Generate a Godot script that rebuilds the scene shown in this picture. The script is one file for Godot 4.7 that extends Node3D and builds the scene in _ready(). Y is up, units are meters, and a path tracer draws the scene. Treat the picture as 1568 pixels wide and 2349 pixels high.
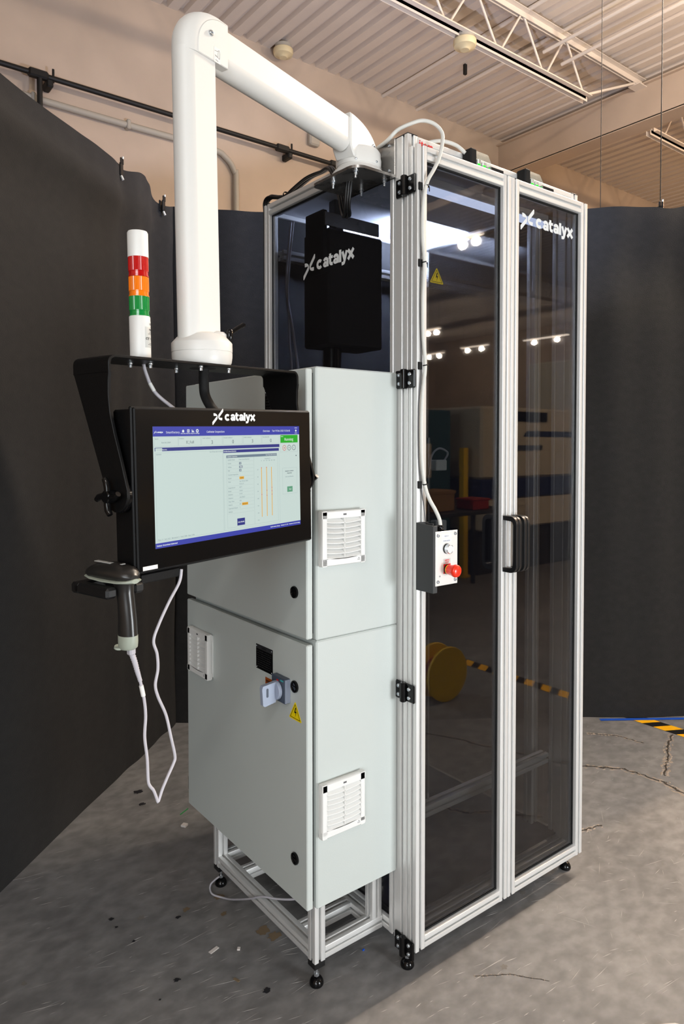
extends Node3D
# Metres, y up. x runs along the glass doors of the machine, z comes out of them towards the viewer; the floor is y = 0.

const CEIL := 5.27
const WALL_Z := -4.2
# lamp tints, and how strong each is: near tubes, tubes beyond the beam, tubes behind the camera, far tubes, softbox, lamp bar, screen, window
const WARM := Color(1.0, 0.93, 0.85)
const AMBER := Color(1.0, 0.84, 0.66)
const WHITE := Color(1.0, 0.99, 0.97)
const KEY := Color(0.97, 0.99, 1.0)
const BAR := Color(0.80, 0.86, 1.0)
const DAY := Color(0.95, 0.98, 1.0)
const GAIN := [0.56, 0.5, 0.10, 0.8, 0.295, 4.5, 1.0, 1.4]

class MB:
	var v := PackedVector3Array()
	var n := PackedVector3Array()
	var uv := PackedVector2Array()
	var with_uv := false

	func tri(a: Vector3, b: Vector3, c: Vector3, out := Vector3.ZERO) -> void:
		var k := (b - a).cross(c - a)
		if k.length_squared() < 1e-20:
			return
		k = k.normalized()
		if out != Vector3.ZERO and k.dot(out) < 0.0:
			k = -k
			v.append_array(PackedVector3Array([a, b, c]))
		else:
			v.append_array(PackedVector3Array([a, c, b]))
		n.append_array(PackedVector3Array([k, k, k]))

	func quad(a: Vector3, b: Vector3, c: Vector3, d: Vector3, out := Vector3.ZERO) -> void:
		tri(a, b, c, out)
		tri(a, c, d, out)

	func trin(a: Vector3, b: Vector3, c: Vector3, na: Vector3, nb: Vector3, nc: Vector3) -> void:
		var k := (b - a).cross(c - a)
		if k.length_squared() < 1e-20:
			return
		if k.dot(na + nb + nc) < 0.0:
			v.append_array(PackedVector3Array([a, b, c]))
			n.append_array(PackedVector3Array([na, nb, nc]))
		else:
			v.append_array(PackedVector3Array([a, c, b]))
			n.append_array(PackedVector3Array([na, nc, nb]))

	func quadn(a: Vector3, b: Vector3, c: Vector3, d: Vector3, na: Vector3, nb: Vector3, nc: Vector3, nd: Vector3) -> void:
		trin(a, b, c, na, nb, nc)
		trin(a, c, d, na, nc, nd)

	# a box with chamfered edges
	func box(c: Vector3, s: Vector3, bv := 0.0, X := Transform3D.IDENTITY) -> MB:
		var h := s * 0.5
		bv = minf(bv, minf(h.x, minf(h.y, h.z)) * 0.98)
		for a in 3:
			var u := (a + 1) % 3
			var w := (a + 2) % 3
			for sg: float in [-1.0, 1.0]:
				var p: Array[Vector3] = []
				for q: Array in [[-1, -1], [1, -1], [1, 1], [-1, 1]]:
					var t := Vector3.ZERO
					t[a] = sg * h[a]
					t[u] = q[0] * (h[u] - bv)
					t[w] = q[1] * (h[w] - bv)
					p.append(X * (c + t))
				var o := Vector3.ZERO
				o[a] = sg
				quad(p[0], p[1], p[2], p[3], X.basis * o)
			if bv > 0.0:
				for su: float in [-1.0, 1.0]:
					for sw: float in [-1.0, 1.0]:
						var e: Array[Vector3] = []
						for q: Array in [[-1, 0], [1, 0], [1, 1], [-1, 1]]:
							var t := Vector3.ZERO
							t[a] = q[0] * (h[a] - bv)
							t[u] = su * (h[u] - (0.0 if q[1] == 0 else bv))
							t[w] = sw * (h[w] - (bv if q[1] == 0 else 0.0))
							e.append(X * (c + t))
						var o := Vector3.ZERO
						o[u] = su
						o[w] = sw
						quad(e[0], e[1], e[2], e[3], X.basis * o)
		if bv > 0.0:
			for sx: float in [-1.0, 1.0]:
				for sy: float in [-1.0, 1.0]:
					for sz: float in [-1.0, 1.0]:
						tri(X * (c + Vector3(sx * h.x, sy * (h.y - bv), sz * (h.z - bv))), X * (c + Vector3(sx * (h.x - bv), sy * h.y, sz * (h.z - bv))), X * (c + Vector3(sx * (h.x - bv), sy * (h.y - bv), sz * h.z)), X.basis * Vector3(sx, sy, sz))
		return self

	func lohi(lo: Vector3, hi: Vector3, bv := 0.0, X := Transform3D.IDENTITY) -> MB:
		return box((lo + hi) * 0.5, hi - lo, bv, X)

	# profile (radius, height) turned about the y axis of X, from the lower axis point outwards and up
	func lathe(pr: Array, segs := 24, X := Transform3D.IDENTITY, a0 := 0.0, a1 := TAU, squash := 1.0) -> MB:
		var m := pr.size()
		var sn: Array[Vector2] = []
		for i in m - 1:
			var d: Vector2 = pr[i + 1] - pr[i]
			sn.append(Vector2(d.y, -d.x).normalized())
		for i in m - 1:
			var n0 := sn[i]
			var n1 := sn[i]
			if i > 0 and sn[i - 1].dot(sn[i]) > 0.75:
				n0 = (sn[i - 1] + sn[i]).normalized()
			if i < m - 2 and sn[i + 1].dot(sn[i]) > 0.75:
				n1 = (sn[i + 1] + sn[i]).normalized()
			for k in segs:
				var t0 := a0 + (a1 - a0) * k / segs
				var t1 := a0 + (a1 - a0) * (k + 1) / segs
				var c0 := Vector3(cos(t0), 0, sin(t0) * squash)
				var c1 := Vector3(cos(t1), 0, sin(t1) * squash)
				var g0 := Vector3(cos(t0), 0, sin(t0) / squash).normalized()
				var g1 := Vector3(cos(t1), 0, sin(t1) / squash).normalized()
				var up := Vector3.UP
				quadn(X * (c0 * pr[i].x + up * pr[i].y), X * (c1 * pr[i].x + up * pr[i].y), X * (c1 * pr[i + 1].x + up * pr[i + 1].y), X * (c0 * pr[i + 1].x + up * pr[i + 1].y),
					X.basis * (g0 * n0.x + up * n0.y), X.basis * (g1 * n0.x + up * n0.y), X.basis * (g1 * n1.x + up * n1.y), X.basis * (g0 * n1.x + up * n1.y))
		return self

	func cyl(a: Vector3, b: Vector3, r: float, segs := 16, ch := 0.0) -> MB:
		var l := a.distance_to(b)
		return lathe([Vector2(0, 0), Vector2(r - ch, 0), Vector2(r, ch), Vector2(r, l - ch), Vector2(r - ch, l), Vector2(0, l)] if ch > 0.0 else [Vector2(0, 0), Vector2(r, 0), Vector2(r, l), Vector2(0, l)], segs, along(a, b))

	static func along(a: Vector3, b: Vector3) -> Transform3D:
		var y := (b - a).normalized()
		var x := y.cross(Vector3(0.31, 0.2, 0.93) if absf(y.z) < 0.9 else Vector3.UP).normalized()
		return Transform3D(Basis(x, y, x.cross(y)), a)

	# a round hose along points; r a number or one radius per point
	func tube(p: PackedVector3Array, r: Variant, sides := 8, caps := true) -> MB:
		var m := p.size()
		var t0 := (p[1] - p[0]).normalized()
		var x := t0.cross(Vector3(0.3, 0.9, 0.17)).normalized()
		var rings: Array[PackedVector3Array] = []
		var norms: Array[PackedVector3Array] = []
		for i in m:
			var t := (p[mini(i + 1, m - 1)] - p[maxi(i - 1, 0)]).normalized()
			x = (x - t * x.dot(t)).normalized()
			var y := t.cross(x)
			var ring := PackedVector3Array()
			var nr := PackedVector3Array()
			var rad: float = r[i] if r is Array else r
			for k in sides:
				var d := x * cos(TAU * k / sides) + y * sin(TAU * k / sides)
				ring.append(p[i] + d * rad)
				nr.append(d)
			rings.append(ring)
			norms.append(nr)
		for i in m - 1:
			for k in sides:
				var j := (k + 1) % sides
				quadn(rings[i][k], rings[i][j], rings[i + 1][j], rings[i + 1][k], norms[i][k], norms[i][j], norms[i + 1][j], norms[i + 1][k])
		if caps:
			for k in sides:
				var j := (k + 1) % sides
				tri(p[0], rings[0][k], rings[0][j], p[0] - p[1])
				tri(p[m - 1], rings[m - 1][k], rings[m - 1][j], p[m - 1] - p[m - 2])
		return self

	# polygon in the xy plane of X, pushed from z0 to z1; ch chamfers the far (z1) rim
	func prism(poly: PackedVector2Array, z0: float, z1: float, X := Transform3D.IDENTITY, ch := 0.0, soft := 0.75) -> MB:
		var P := poly.duplicate()
		var area := 0.0
		for i in P.size():
			area += P[i].cross(P[(i + 1) % P.size()])
		if area < 0.0:
			P.reverse()
		var m := P.size()
		var en: Array[Vector2] = []
		for i in m:
			var d := P[(i + 1) % m] - P[i]
			en.append(Vector2(d.y, -d.x).normalized())
		var inner := PackedVector2Array()
		for i in m:
			var b := (en[i] + en[(i + m - 1) % m]).normalized()
			inner.append(P[i] - b * ch / maxf(0.4, b.dot(en[i])))
		for i in m:
			var j := (i + 1) % m
			var n0 := en[i]
			var n1 := en[i]
			if en[(i + m - 1) % m].dot(en[i]) > soft:
				n0 = (en[(i + m - 1) % m] + en[i]).normalized()
			if en[j].dot(en[i]) > soft:
				n1 = (en[j] + en[i]).normalized()
			var N0 := X.basis * Vector3(n0.x, n0.y, 0)
			var N1 := X.basis * Vector3(n1.x, n1.y, 0)
			quadn(X * Vector3(P[i].x, P[i].y, z0), X * Vector3(P[j].x, P[j].y, z0), X * Vector3(P[j].x, P[j].y, z1 - ch), X * Vector3(P[i].x, P[i].y, z1 - ch), N0, N1, N1, N0)
			if ch > 0.0:
				quad(X * Vector3(P[i].x, P[i].y, z1 - ch), X * Vector3(P[j].x, P[j].y, z1 - ch), X * Vector3(inner[j].x, inner[j].y, z1), X * Vector3(inner[i].x, inner[i].y, z1), X.basis * Vector3(en[i].x, en[i].y, 1))
		var idx := Geometry2D.triangulate_polygon(P)
		for i in range(0, idx.size(), 3):
			tri(X * Vector3(P[idx[i]].x, P[idx[i]].y, z0), X * Vector3(P[idx[i + 1]].x, P[idx[i + 1]].y, z0), X * Vector3(P[idx[i + 2]].x, P[idx[i + 2]].y, z0), X.basis * Vector3(0, 0, -1))
			tri(X * Vector3(inner[idx[i]].x, inner[idx[i]].y, z1), X * Vector3(inner[idx[i + 1]].x, inner[idx[i + 1]].y, z1), X * Vector3(inner[idx[i + 2]].x, inner[idx[i + 2]].y, z1), X.basis * Vector3(0, 0, 1))
		return self

	func rect(x0: float, y0: float, x1: float, y1: float, z: float, t: float, X := Transform3D.IDENTITY) -> MB:
		return lohi(Vector3(x0, y0, z), Vector3(x1, y1, z + t), 0.0, X)

	# an open aluminium profile: axis "x", "y" or "z", section modules of about 40 mm with a slot in each
	func alu(lo: Vector3, hi: Vector3, axis: String) -> MB:
		var c := (lo + hi) * 0.5
		var s := hi - lo
		var X: Transform3D
		var w := 0.0
		var h := 0.0
		var l := 0.0
		match axis:
			"x":
				X = Transform3D(Basis(Vector3(0, 1, 0), Vector3(0, 0, 1), Vector3(1, 0, 0)), c)
				w = s.y; h = s.z; l = s.x
			"y":
				X = Transform3D(Basis(Vector3(0, 0, 1), Vector3(1, 0, 0), Vector3(0, 1, 0)), c)
				w = s.z; h = s.x; l = s.y
			_:
				X = Transform3D(Basis(Vector3(1, 0, 0), Vector3(0, 1, 0), Vector3(0, 0, 1)), c)
				w = s.x; h = s.y; l = s.z
		return prism(MB.slotted(w, h), -l * 0.5, l * 0.5, X, 0.0, 0.82)

	static func slotted(w: float, h: float) -> PackedVector2Array:
		var o := PackedVector2Array()
		var corner := [Vector2(-w, -h) * 0.5, Vector2(w, -h) * 0.5, Vector2(w, h) * 0.5, Vector2(-w, h) * 0.5]
		for k in 4:
			var a: Vector2 = corner[k]
			var d: Vector2 = (corner[(k + 1) % 4] - a).normalized()
			var nn := Vector2(-d.y, d.x)
			var l: float = a.distance_to(corner[(k + 1) % 4])
			for q in 4:
				var g := PI * 0.5 * (3 - q) / 3.0
				o.append(a + d * 0.0022 * (1.0 - sin(g)) + nn * 0.0022 * (1.0 - cos(g)))
			var m := maxi(1, roundi(l / 0.039))
			for i in m:
				var at := l * (i + 0.5) / m
				for e: Array in [[-0.0055, 0.0], [-0.0041, 0.0014], [-0.0041, 0.0045], [-0.0085, 0.0055], [-0.0085, 0.009], [0.0085, 0.009], [0.0085, 0.0055], [0.0041, 0.0045], [0.0041, 0.0014], [0.0055, 0.0]]:
					o.append(a + d * (at + e[0]) + nn * e[1])
		return o

	func add(m: Mesh, X: Transform3D) -> MB:
		if m.get_surface_count() == 0:
			return self
		for sf in m.get_surface_count():
			var ar := m.surface_get_arrays(sf)
			var vv: PackedVector3Array = ar[Mesh.ARRAY_VERTEX]
			var nn: PackedVector3Array = ar[Mesh.ARRAY_NORMAL]
			var ix := PackedInt32Array(range(vv.size()))
			if ar[Mesh.ARRAY_INDEX] != null:
				ix = ar[Mesh.ARRAY_INDEX]
			for k in ix:
				v.append(X * vv[k])
				n.append((X.basis * nn[k]).normalized())
		return self

	# lettering: cap height, origin at the left (-1), middle (0) or right (1) of the base line
	func text(s: String, cap: float, X: Transform3D, side := -1, bold := false, squeeze := 1.0, deep := 0.0003) -> MB:
		var f := SystemFont.new()
		f.font_names = PackedStringArray(["Droid Sans"])
		f.font_weight = 700 if bold else 400
		var t := TextMesh.new()
		t.font = f
		t.font_size = 32
		t.pixel_size = cap / 23.4
		t.text = s
		t.depth = deep
		t.curve_step = 1.0
		t.horizontal_alignment = HORIZONTAL_ALIGNMENT_LEFT
		t.vertical_alignment = VERTICAL_ALIGNMENT_CENTER
		var bb := t.get_aabb()
		var x := -bb.position.x
		if side == 0:
			x -= bb.size.x * 0.5
		elif side == 1:
			x -= bb.size.x
		return add(t, X * Transform3D(Basis.from_scale(Vector3(squeeze, 1, 1)), Vector3(x * squeeze, 11.0 * t.pixel_size, deep * 0.5)))

	var layer := 0

	# a flat brush stroke as one outline; successive strokes are stacked a hair apart
	func brush(p: PackedVector2Array, w: float, X: Transform3D, deep := 0.0004) -> MB:
		for o in Geometry2D.offset_polyline(p, w * 0.5, Geometry2D.JOIN_ROUND, Geometry2D.END_BUTT):
			if not Geometry2D.is_polygon_clockwise(o):
				prism(o, 0.0, deep + 0.00002 * (layer % 5), X)
		layer += 1
		return self

	# a flat brush stroke with round joints
	func stroke(p: PackedVector2Array, w: float, X: Transform3D, deep := 0.0004, ends := false) -> MB:
		for i in p.size() - 1:
			var d := (p[i + 1] - p[i]).normalized()
			var s := Vector2(-d.y, d.x) * w * 0.5
			prism(PackedVector2Array([p[i] - s, p[i + 1] - s, p[i + 1] + s, p[i] + s]), 0.0, deep + 0.00001 * (i % 2), X)
		for i in range(0 if ends else 1, p.size() - (0 if ends else 1)):
			var c := PackedVector2Array()
			for k in 12:
				c.append(p[i] + Vector2.from_angle(TAU * k / 12) * w * 0.5)
			prism(c, 0.0, deep + 0.00002, X)
		return self

	func mesh() -> ArrayMesh:
		var a := []
		a.resize(Mesh.ARRAY_MAX)
		a[Mesh.ARRAY_VERTEX] = v
		a[Mesh.ARRAY_NORMAL] = n
		if with_uv:
			a[Mesh.ARRAY_TEX_UV] = uv
		var m := ArrayMesh.new()
		if v.size():
			m.add_surface_from_arrays(Mesh.PRIMITIVE_TRIANGLES, a)
		return m


var M := {}
var used := {}
var rng := RandomNumberGenerator.new()


func numbered(called: String) -> String:
	var k: int = used.get(called, 0)
	used[called] = k + 1
	return called if k == 0 else "%s_%03d" % [called, k]


func thing(called: String, label: String, category: String, at := Vector3.ZERO, group := "") -> Node3D:
	var o := Node3D.new()
	o.name = numbered(called)
	add_child(o)
	o.position = at
	tag(o, label, category, group)
	return o


func tag(o: Node3D, label: String, category := "", group := "") -> Node3D:
	if label:
		o.set_meta("label", label)
	if category:
		o.set_meta("category", category)
	if group:
		o.set_meta("group", group)
	return o


# commits a mesh as one named part; positions are given in world space and shifted to the parent
func part(called: String, b: MB, m: Material, parent: Node3D) -> MeshInstance3D:
	var o := MeshInstance3D.new()
	o.name = called
	o.mesh = b.mesh()
	o.material_override = m
	parent.add_child(o, true)
	var at := Vector3.ZERO
	var q: Node = parent
	while q is Node3D and q != self:
		at += q.position
		q = q.get_parent()
	o.position = -at
	return o


# a part whose mesh is shared: the transform is given in world space
func placed(called: String, mesh: Mesh, m: Material, parent: Node3D, X: Transform3D) -> MeshInstance3D:
	var o := MeshInstance3D.new()
	o.name = called
	o.mesh = mesh
	o.material_override = m
	parent.add_child(o, true)
	var at := Vector3.ZERO
	var q: Node = parent
	while q is Node3D and q != self:
		at += q.position
		q = q.get_parent()
	o.transform = X.translated(-at)
	return o


func solo(called: String, b: MB, m: Material, label: String, category: String, group := "") -> MeshInstance3D:
	var o := MeshInstance3D.new()
	o.name = numbered(called)
	var me := b.mesh()
	o.mesh = me
	o.material_override = m
	add_child(o)
	tag(o, label, category, group)
	return o


func struct(called: String, b: MB, m: Material, kind := "structure") -> MeshInstance3D:
	var o := MeshInstance3D.new()
	o.name = called
	o.mesh = b.mesh()
	o.material_override = m
	add_child(o, true)
	o.set_meta("kind", kind)
	return o


func curve(p: Array, step := 0.008) -> PackedVector3Array:
	var c := Curve3D.new()
	for i in p.size():
		var t: Vector3 = (p[mini(i + 1, p.size() - 1)] - p[maxi(i - 1, 0)]) / 6.0
		c.add_point(p[i], -t, t)
	c.bake_interval = step
	return c.get_baked_points()


func rr(w: float, h: float, r: float, k := 5, c := Vector2.ZERO) -> PackedVector2Array:
	var o := PackedVector2Array()
	for q in 4:
		var s: Vector2 = [Vector2(1, 1), Vector2(-1, 1), Vector2(-1, -1), Vector2(1, -1)][q]
		for i in k + 1:
			o.append(c + Vector2(s.x * (w * 0.5 - r), s.y * (h * 0.5 - r)) + Vector2.from_angle(PI * 0.5 * (q + float(i) / k)) * r)
	return o


func disc2(c: Vector2, r: float, k := 20) -> PackedVector2Array:
	var o := PackedVector2Array()
	for i in k:
		o.append(c + Vector2.from_angle(TAU * i / k) * r)
	return o


func noise_tex(freq: float, lo: Color, hi: Color, sd: int, size := 512, oct := 4, mid := 0.5, kind := FastNoiseLite.TYPE_SIMPLEX) -> NoiseTexture2D:
	var f := FastNoiseLite.new()
	f.noise_type = kind
	f.frequency = freq
	f.seed = sd
	f.fractal_octaves = oct
	var t := NoiseTexture2D.new()
	t.width = size
	t.height = size
	t.seamless = true
	t.noise = f
	var g := Gradient.new()
	g.set_color(0, lo)
	g.set_color(1, hi)
	g.add_point(mid, lo.lerp(hi, 0.5))
	t.color_ramp = g
	return t


func mat(called: String, c: Color, rough: float, metal := 0.0, spec := 0.5) -> StandardMaterial3D:
	var m := StandardMaterial3D.new()
	m.resource_name = called
	m.albedo_color = c
	m.roughness = rough
	m.metallic = metal
	m.metallic_specular = spec
	M[called] = m
	return m


func tri_map(m: StandardMaterial3D, scale: float, world := true) -> void:
	m.uv1_triplanar = true
	m.uv1_world_triplanar = world
	m.uv1_scale = Vector3.ONE * scale


func glow(called: String, c: Color, e: float) -> StandardMaterial3D:
	var m := mat(called, c * 0.5, 0.5)
	m.emission_enabled = true
	m.emission = c
	m.emission_energy_multiplier = e
	return m


func area(called: String, parent: Node3D, at: Vector3, look: Vector3, size: Vector2, c: Color, e: float) -> void:
	var l := AreaLight3D.new()
	l.name = called
	l.area_size = size
	l.light_color = c
	l.light_energy = e
	l.shadow_enabled = true
	l.area_range = 40.0
	l.area_attenuation = 2.0
	parent.add_child(l, true)
	var z := -look.normalized()
	var x := (Vector3.UP if absf(z.y) < 0.9 else Vector3(0, 0, 1)).cross(z).normalized()
	l.transform = Transform3D(Basis(x, z.cross(x), z), at - parent.position)


func _ready() -> void:
	rng.seed = 7
	# ---- camera (the photograph's horizon sits above its middle: the lens is shifted)
	var cam := Camera3D.new()
	cam.name = "camera"
	var near := 0.05
	var fpx := 1615.66
	cam.set_frustum(near * 2349.0 / fpx, Vector2((784.0 - 811.18) / fpx, (1062.57 - 1174.5) / fpx) * near, near, 60.0)
	cam.position = Vector3(-1.4189, 1.6010, 1.5038)
	cam.rotation = Vector3(-0.02782, -0.66705, 0.0)
	add_child(cam)
	cam.current = true
	# ---- air and exposure
	var env := Environment.new()
	env.background_mode = Environment.BG_COLOR
	env.background_color = Color(0, 0, 0)
	env.tonemap_mode = Environment.TONE_MAPPER_LINEAR
	env.tonemap_exposure = 1.0
	env.sdfgi_enabled = true
	env.ssao_enabled = true
	env.ssil_enabled = true
	var we := WorldEnvironment.new()
	we.name = "environment"
	we.environment = env
	add_child(we)
	make_materials()
	# ---- lamps: the warm tubes under the ceiling and the white studio softbox in front of the machine
	lamps()
	room()
	curtains()
	floor_marks()
	machine()
	cabinets()
	cabinet_stand()
	arm()
	monitor()
	scanner()
	control_box()
	loose_things()
	workshop()


func make_materials() -> void:
	var m: StandardMaterial3D
	m = mat("grey_paint", Color(0.765, 0.79, 0.778), 0.42)
	m.normal_enabled = true
	m.normal_texture = noise_tex(0.12, Color.BLACK, Color.WHITE, 3, 256, 2)
	m.normal_texture.as_normal_map = true
	m.normal_texture.bump_strength = 2.0
	m.normal_scale = 0.06
	tri_map(m, 6.0)
	m = mat("aluminium", Color(0.90, 0.90, 0.895), 0.36, 0.4)
	m = mat("steel_plate", Color(0.62, 0.61, 0.60), 0.36, 0.9)
	m.roughness_texture = noise_tex(0.01, Color(0.55, 0.55, 0.55), Color(1, 1, 1), 4, 256)
	tri_map(m, 3.0)
	m = mat("zinc", Color(0.80, 0.82, 0.84), 0.25, 0.9)
	m = mat("dark_steel", Color(0.23, 0.23, 0.24), 0.5, 0.4)
	m = mat("arm_white", Color(0.88, 0.875, 0.86), 0.40)
	m = mat("plastic_white", Color(0.90, 0.90, 0.89), 0.38)
	m = mat("grille_white", Color(0.91, 0.91, 0.90), 0.45)
	m = mat("black_powder", Color(0.06, 0.06, 0.063), 0.42, 0.0, 0.3)
	m.normal_enabled = true
	m.normal_texture = noise_tex(0.2, Color.BLACK, Color.WHITE, 5, 256, 2)
	m.normal_texture.as_normal_map = true
	m.normal_texture.bump_strength = 3.0
	m.normal_scale = 0.25
	tri_map(m, 14.0)
	m = mat("black_gloss", Color(0.045, 0.045, 0.05), 0.16, 0.0, 0.4)
	m = mat("black_plastic", Color(0.075, 0.075, 0.08), 0.38)
	m = mat("black_rubber", Color(0.055, 0.052, 0.05), 0.6)
	m = mat("black_matt", Color(0.03, 0.03, 0.033), 0.8)
	m = mat("bracket_grey", Color(0.20, 0.205, 0.21), 0.55)
	m = mat("cable_grey", Color(0.74, 0.73, 0.76), 0.4)
	m = mat("cable_white", Color(0.84, 0.84, 0.82), 0.4)
	m = mat("braid", Color(0.06, 0.06, 0.065), 0.5)
	m.heightmap_enabled = true
	m.heightmap_texture = noise_tex(0.35, Color.BLACK, Color.WHITE, 8, 256, 1)
	m.heightmap_scale = 0.08
	tri_map(m, 20.0)
	m = mat("scanner_grey", Color(0.62, 0.65, 0.60), 0.4)
	m = mat("scanner_dark", Color(0.14, 0.135, 0.13), 0.28)
	m = mat("curtain_cloth", Color(1, 1, 1), 0.95)
	m.albedo_texture = noise_tex(0.02, Color(0.095, 0.089, 0.086), Color(0.140, 0.132, 0.127), 11, 512, 6)
	m.rim_enabled = true
	m.rim = 0.08
	m.rim_tint = 0.5
	m.heightmap_enabled = true
	m.heightmap_texture = noise_tex(0.25, Color.BLACK, Color.WHITE, 12, 512, 2)
	m.heightmap_scale = 0.15
	tri_map(m, 1.6)
	m = mat("wall_paint", Color(1, 1, 1), 0.8)
	m.albedo_texture = noise_tex(0.006, Color(0.71, 0.635, 0.565), Color(0.77, 0.69, 0.615), 13, 512, 5)
	tri_map(m, 0.35)
	m = mat("ceiling_paint", Color(0.83, 0.775, 0.72), 0.7)
	m = mat("joist_paint", Color(0.86, 0.81, 0.755), 0.6)
	m = mat("pipe_paint", Color(0.66, 0.63, 0.58), 0.6)
	m = mat("pipe_black", Color(0.06, 0.055, 0.05), 0.55, 0.2)
	m = mat("old_plastic", Color(0.85, 0.78, 0.62), 0.5)
	# painted concrete: grey coat, worn blotches, grain
	m = mat("concrete", Color(1, 1, 1), 0.62)
	m.albedo_texture = noise_tex(0.004, Color(0.49, 0.485, 0.485), Color(0.585, 0.575, 0.57), 21, 1024, 6)
	m.detail_enabled = true
	m.detail_blend_mode = BaseMaterial3D.BLEND_MODE_MUL
	m.detail_albedo = noise_tex(0.03, Color(0.80, 0.80, 0.80), Color(1, 1, 1), 22, 1024, 5)
	m.detail_uv_layer = BaseMaterial3D.DETAIL_UV_1
	m.roughness_texture = noise_tex(0.02, Color(0.75, 0.75, 0.75), Color(1, 1, 1), 23, 512, 4)
	m.heightmap_enabled = true
	m.heightmap_texture = noise_tex(0.02, Color.BLACK, Color.WHITE, 24, 1024, 6)
	m.heightmap_scale = 0.10
	m = mat("floor_ridge", Color(0.575, 0.565, 0.555), 0.5)
	m = mat("floor_dirt", Color(0.23, 0.20, 0.165), 0.9)
	m = mat("floor_crumb", Color(0.60, 0.545, 0.49), 0.85)
	m = mat("floor_blot", Color(0.46, 0.44, 0.42), 0.8)
	m = mat("floor_tan", Color(0.47, 0.40, 0.31), 0.85)
	m = mat("floor_black", Color(0.10, 0.10, 0.12), 0.7)
	m = mat("tape_black", Color(0.06, 0.06, 0.06), 0.45)
	m = mat("tape_yellow", Color(0.98, 0.72, 0.05), 0.45)
	m = mat("tape_blue", Color(0.08, 0.32, 0.75), 0.5)
	m = mat("paper", Color(0.85, 0.82, 0.80), 0.8)
	m = mat("green_bit", Color(0.05, 0.55, 0.25), 0.6)
	# smoked glass: dark body, mirrors at a slant, lets some light through
	m = mat("smoked_glass", Color(0.035, 0.035, 0.055, 0.50), 0.02)
	m.transparency = BaseMaterial3D.TRANSPARENCY_ALPHA
	m = mat("clear_plastic", Color(0.9, 0.95, 0.9, 0.16), 0.05)
	m.transparency = BaseMaterial3D.TRANSPARENCY_ALPHA
	m = mat("gasket", Color(0.012, 0.012, 0.014), 0.7)
	m = mat("roof_sheet", Color(0.86, 0.87, 0.90), 0.5)
	m = mat("logo_white", Color(0.90, 0.91, 0.91), 0.5)
	m = mat("sign_yellow", Color(0.97, 0.86, 0.03), 0.45)
	m = mat("sign_black", Color(0.03, 0.03, 0.03), 0.5)
	m = mat("red_button", Color(0.93, 0.20, 0.10), 0.25)
	m = mat("red_label", Color(0.85, 0.10, 0.08), 0.5)
	m = mat("yellow_ring", Color(0.96, 0.75, 0.05), 0.4)
	m = mat("orange_label", Color(0.62, 0.30, 0.08), 0.5)
	m = mat("switch_blue", Color(0.62, 0.66, 0.74), 0.42)
	m = mat("switch_dark", Color(0.27, 0.31, 0.37), 0.45)
	m = mat("teal_print", Color(0.25, 0.75, 0.75), 0.5)
	m = mat("red_print", Color(0.85, 0.08, 0.10), 0.5)
	m = mat("ink_like", Color(0.55, 0.58, 0.70), 0.6)
	m = mat("grey_print", Color(0.35, 0.35, 0.36), 0.6)
	m = mat("label_silver", Color(0.78, 0.79, 0.78), 0.35)
	m = mat("stainless", Color(0.93, 0.925, 0.91), 0.4, 0.35)
	for e: Array in [["lens_red", Color(0.75, 0.02, 0.04, 0.55)], ["lens_amber", Color(1.0, 0.50, 0.02, 0.55)], ["lens_green", Color(0.0, 0.55, 0.24, 0.55)]]:
		m = mat(e[0], e[1], 0.22)
		m.albedo_color.a = 1.0
		m.clearcoat_enabled = true
		m.clearcoat = 1.0
		m.clearcoat_roughness = 0.04
		m.backlight_enabled = true
		m.backlight = Color(0.35, 0.35, 0.35)
	m = mat("press_beige", Color(0.80, 0.77, 0.70), 0.5)
	m = mat("press_blue", Color(0.07, 0.15, 0.34), 0.5)
	m = mat("press_teal", Color(0.10, 0.30, 0.36), 0.5)
	m = mat("safety_yellow", Color(0.93, 0.76, 0.06), 0.5)
	m = mat("red_paint", Color(0.62, 0.10, 0.10), 0.5)
	m = mat("cardboard", Color(0.58, 0.44, 0.29), 0.85)
	glow("softbox_glow", KEY, 5.0 if GAIN[4] > 0.0 else 0.0)
	glow("bar_glow", BAR, 3.0 if GAIN[5] > 0.0 else 0.0)
	glow("window_glow", DAY, 1.0 if GAIN[7] > 0.0 else 0.0)
	glow("led_green", Color(0.05, 1.0, 0.12), 1.6)
	# the screen's inks give off light
	for e: Array in [["screen_paper", Color(0.80, 0.87, 0.85)], ["ink_blue", Color(0.19, 0.235, 0.67)], ["ink_navy", Color(0.14, 0.18, 0.52)], ["ink_white", Color(0.93, 0.96, 0.95)], ["ink_slate", Color(0.42, 0.50, 0.57)], ["ink_line", Color(0.66, 0.735, 0.735)], ["ink_text", Color(0.50, 0.58, 0.60)], ["ink_dark", Color(0.16, 0.24, 0.31)], ["ink_green", Color(0.03, 0.68, 0.12)], ["ink_leaf", Color(0.37, 0.63, 0.50)], ["ink_amber", Color(0.93, 0.68, 0.14)], ["ink_red", Color(0.85, 0.20, 0.18)]]:
		m = mat(e[0], Color(0.02, 0.02, 0.02), 0.35)
		m.emission_enabled = true
		m.emission = e[1]
		m.emission_energy_multiplier = 0.92 * GAIN[6]


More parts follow.
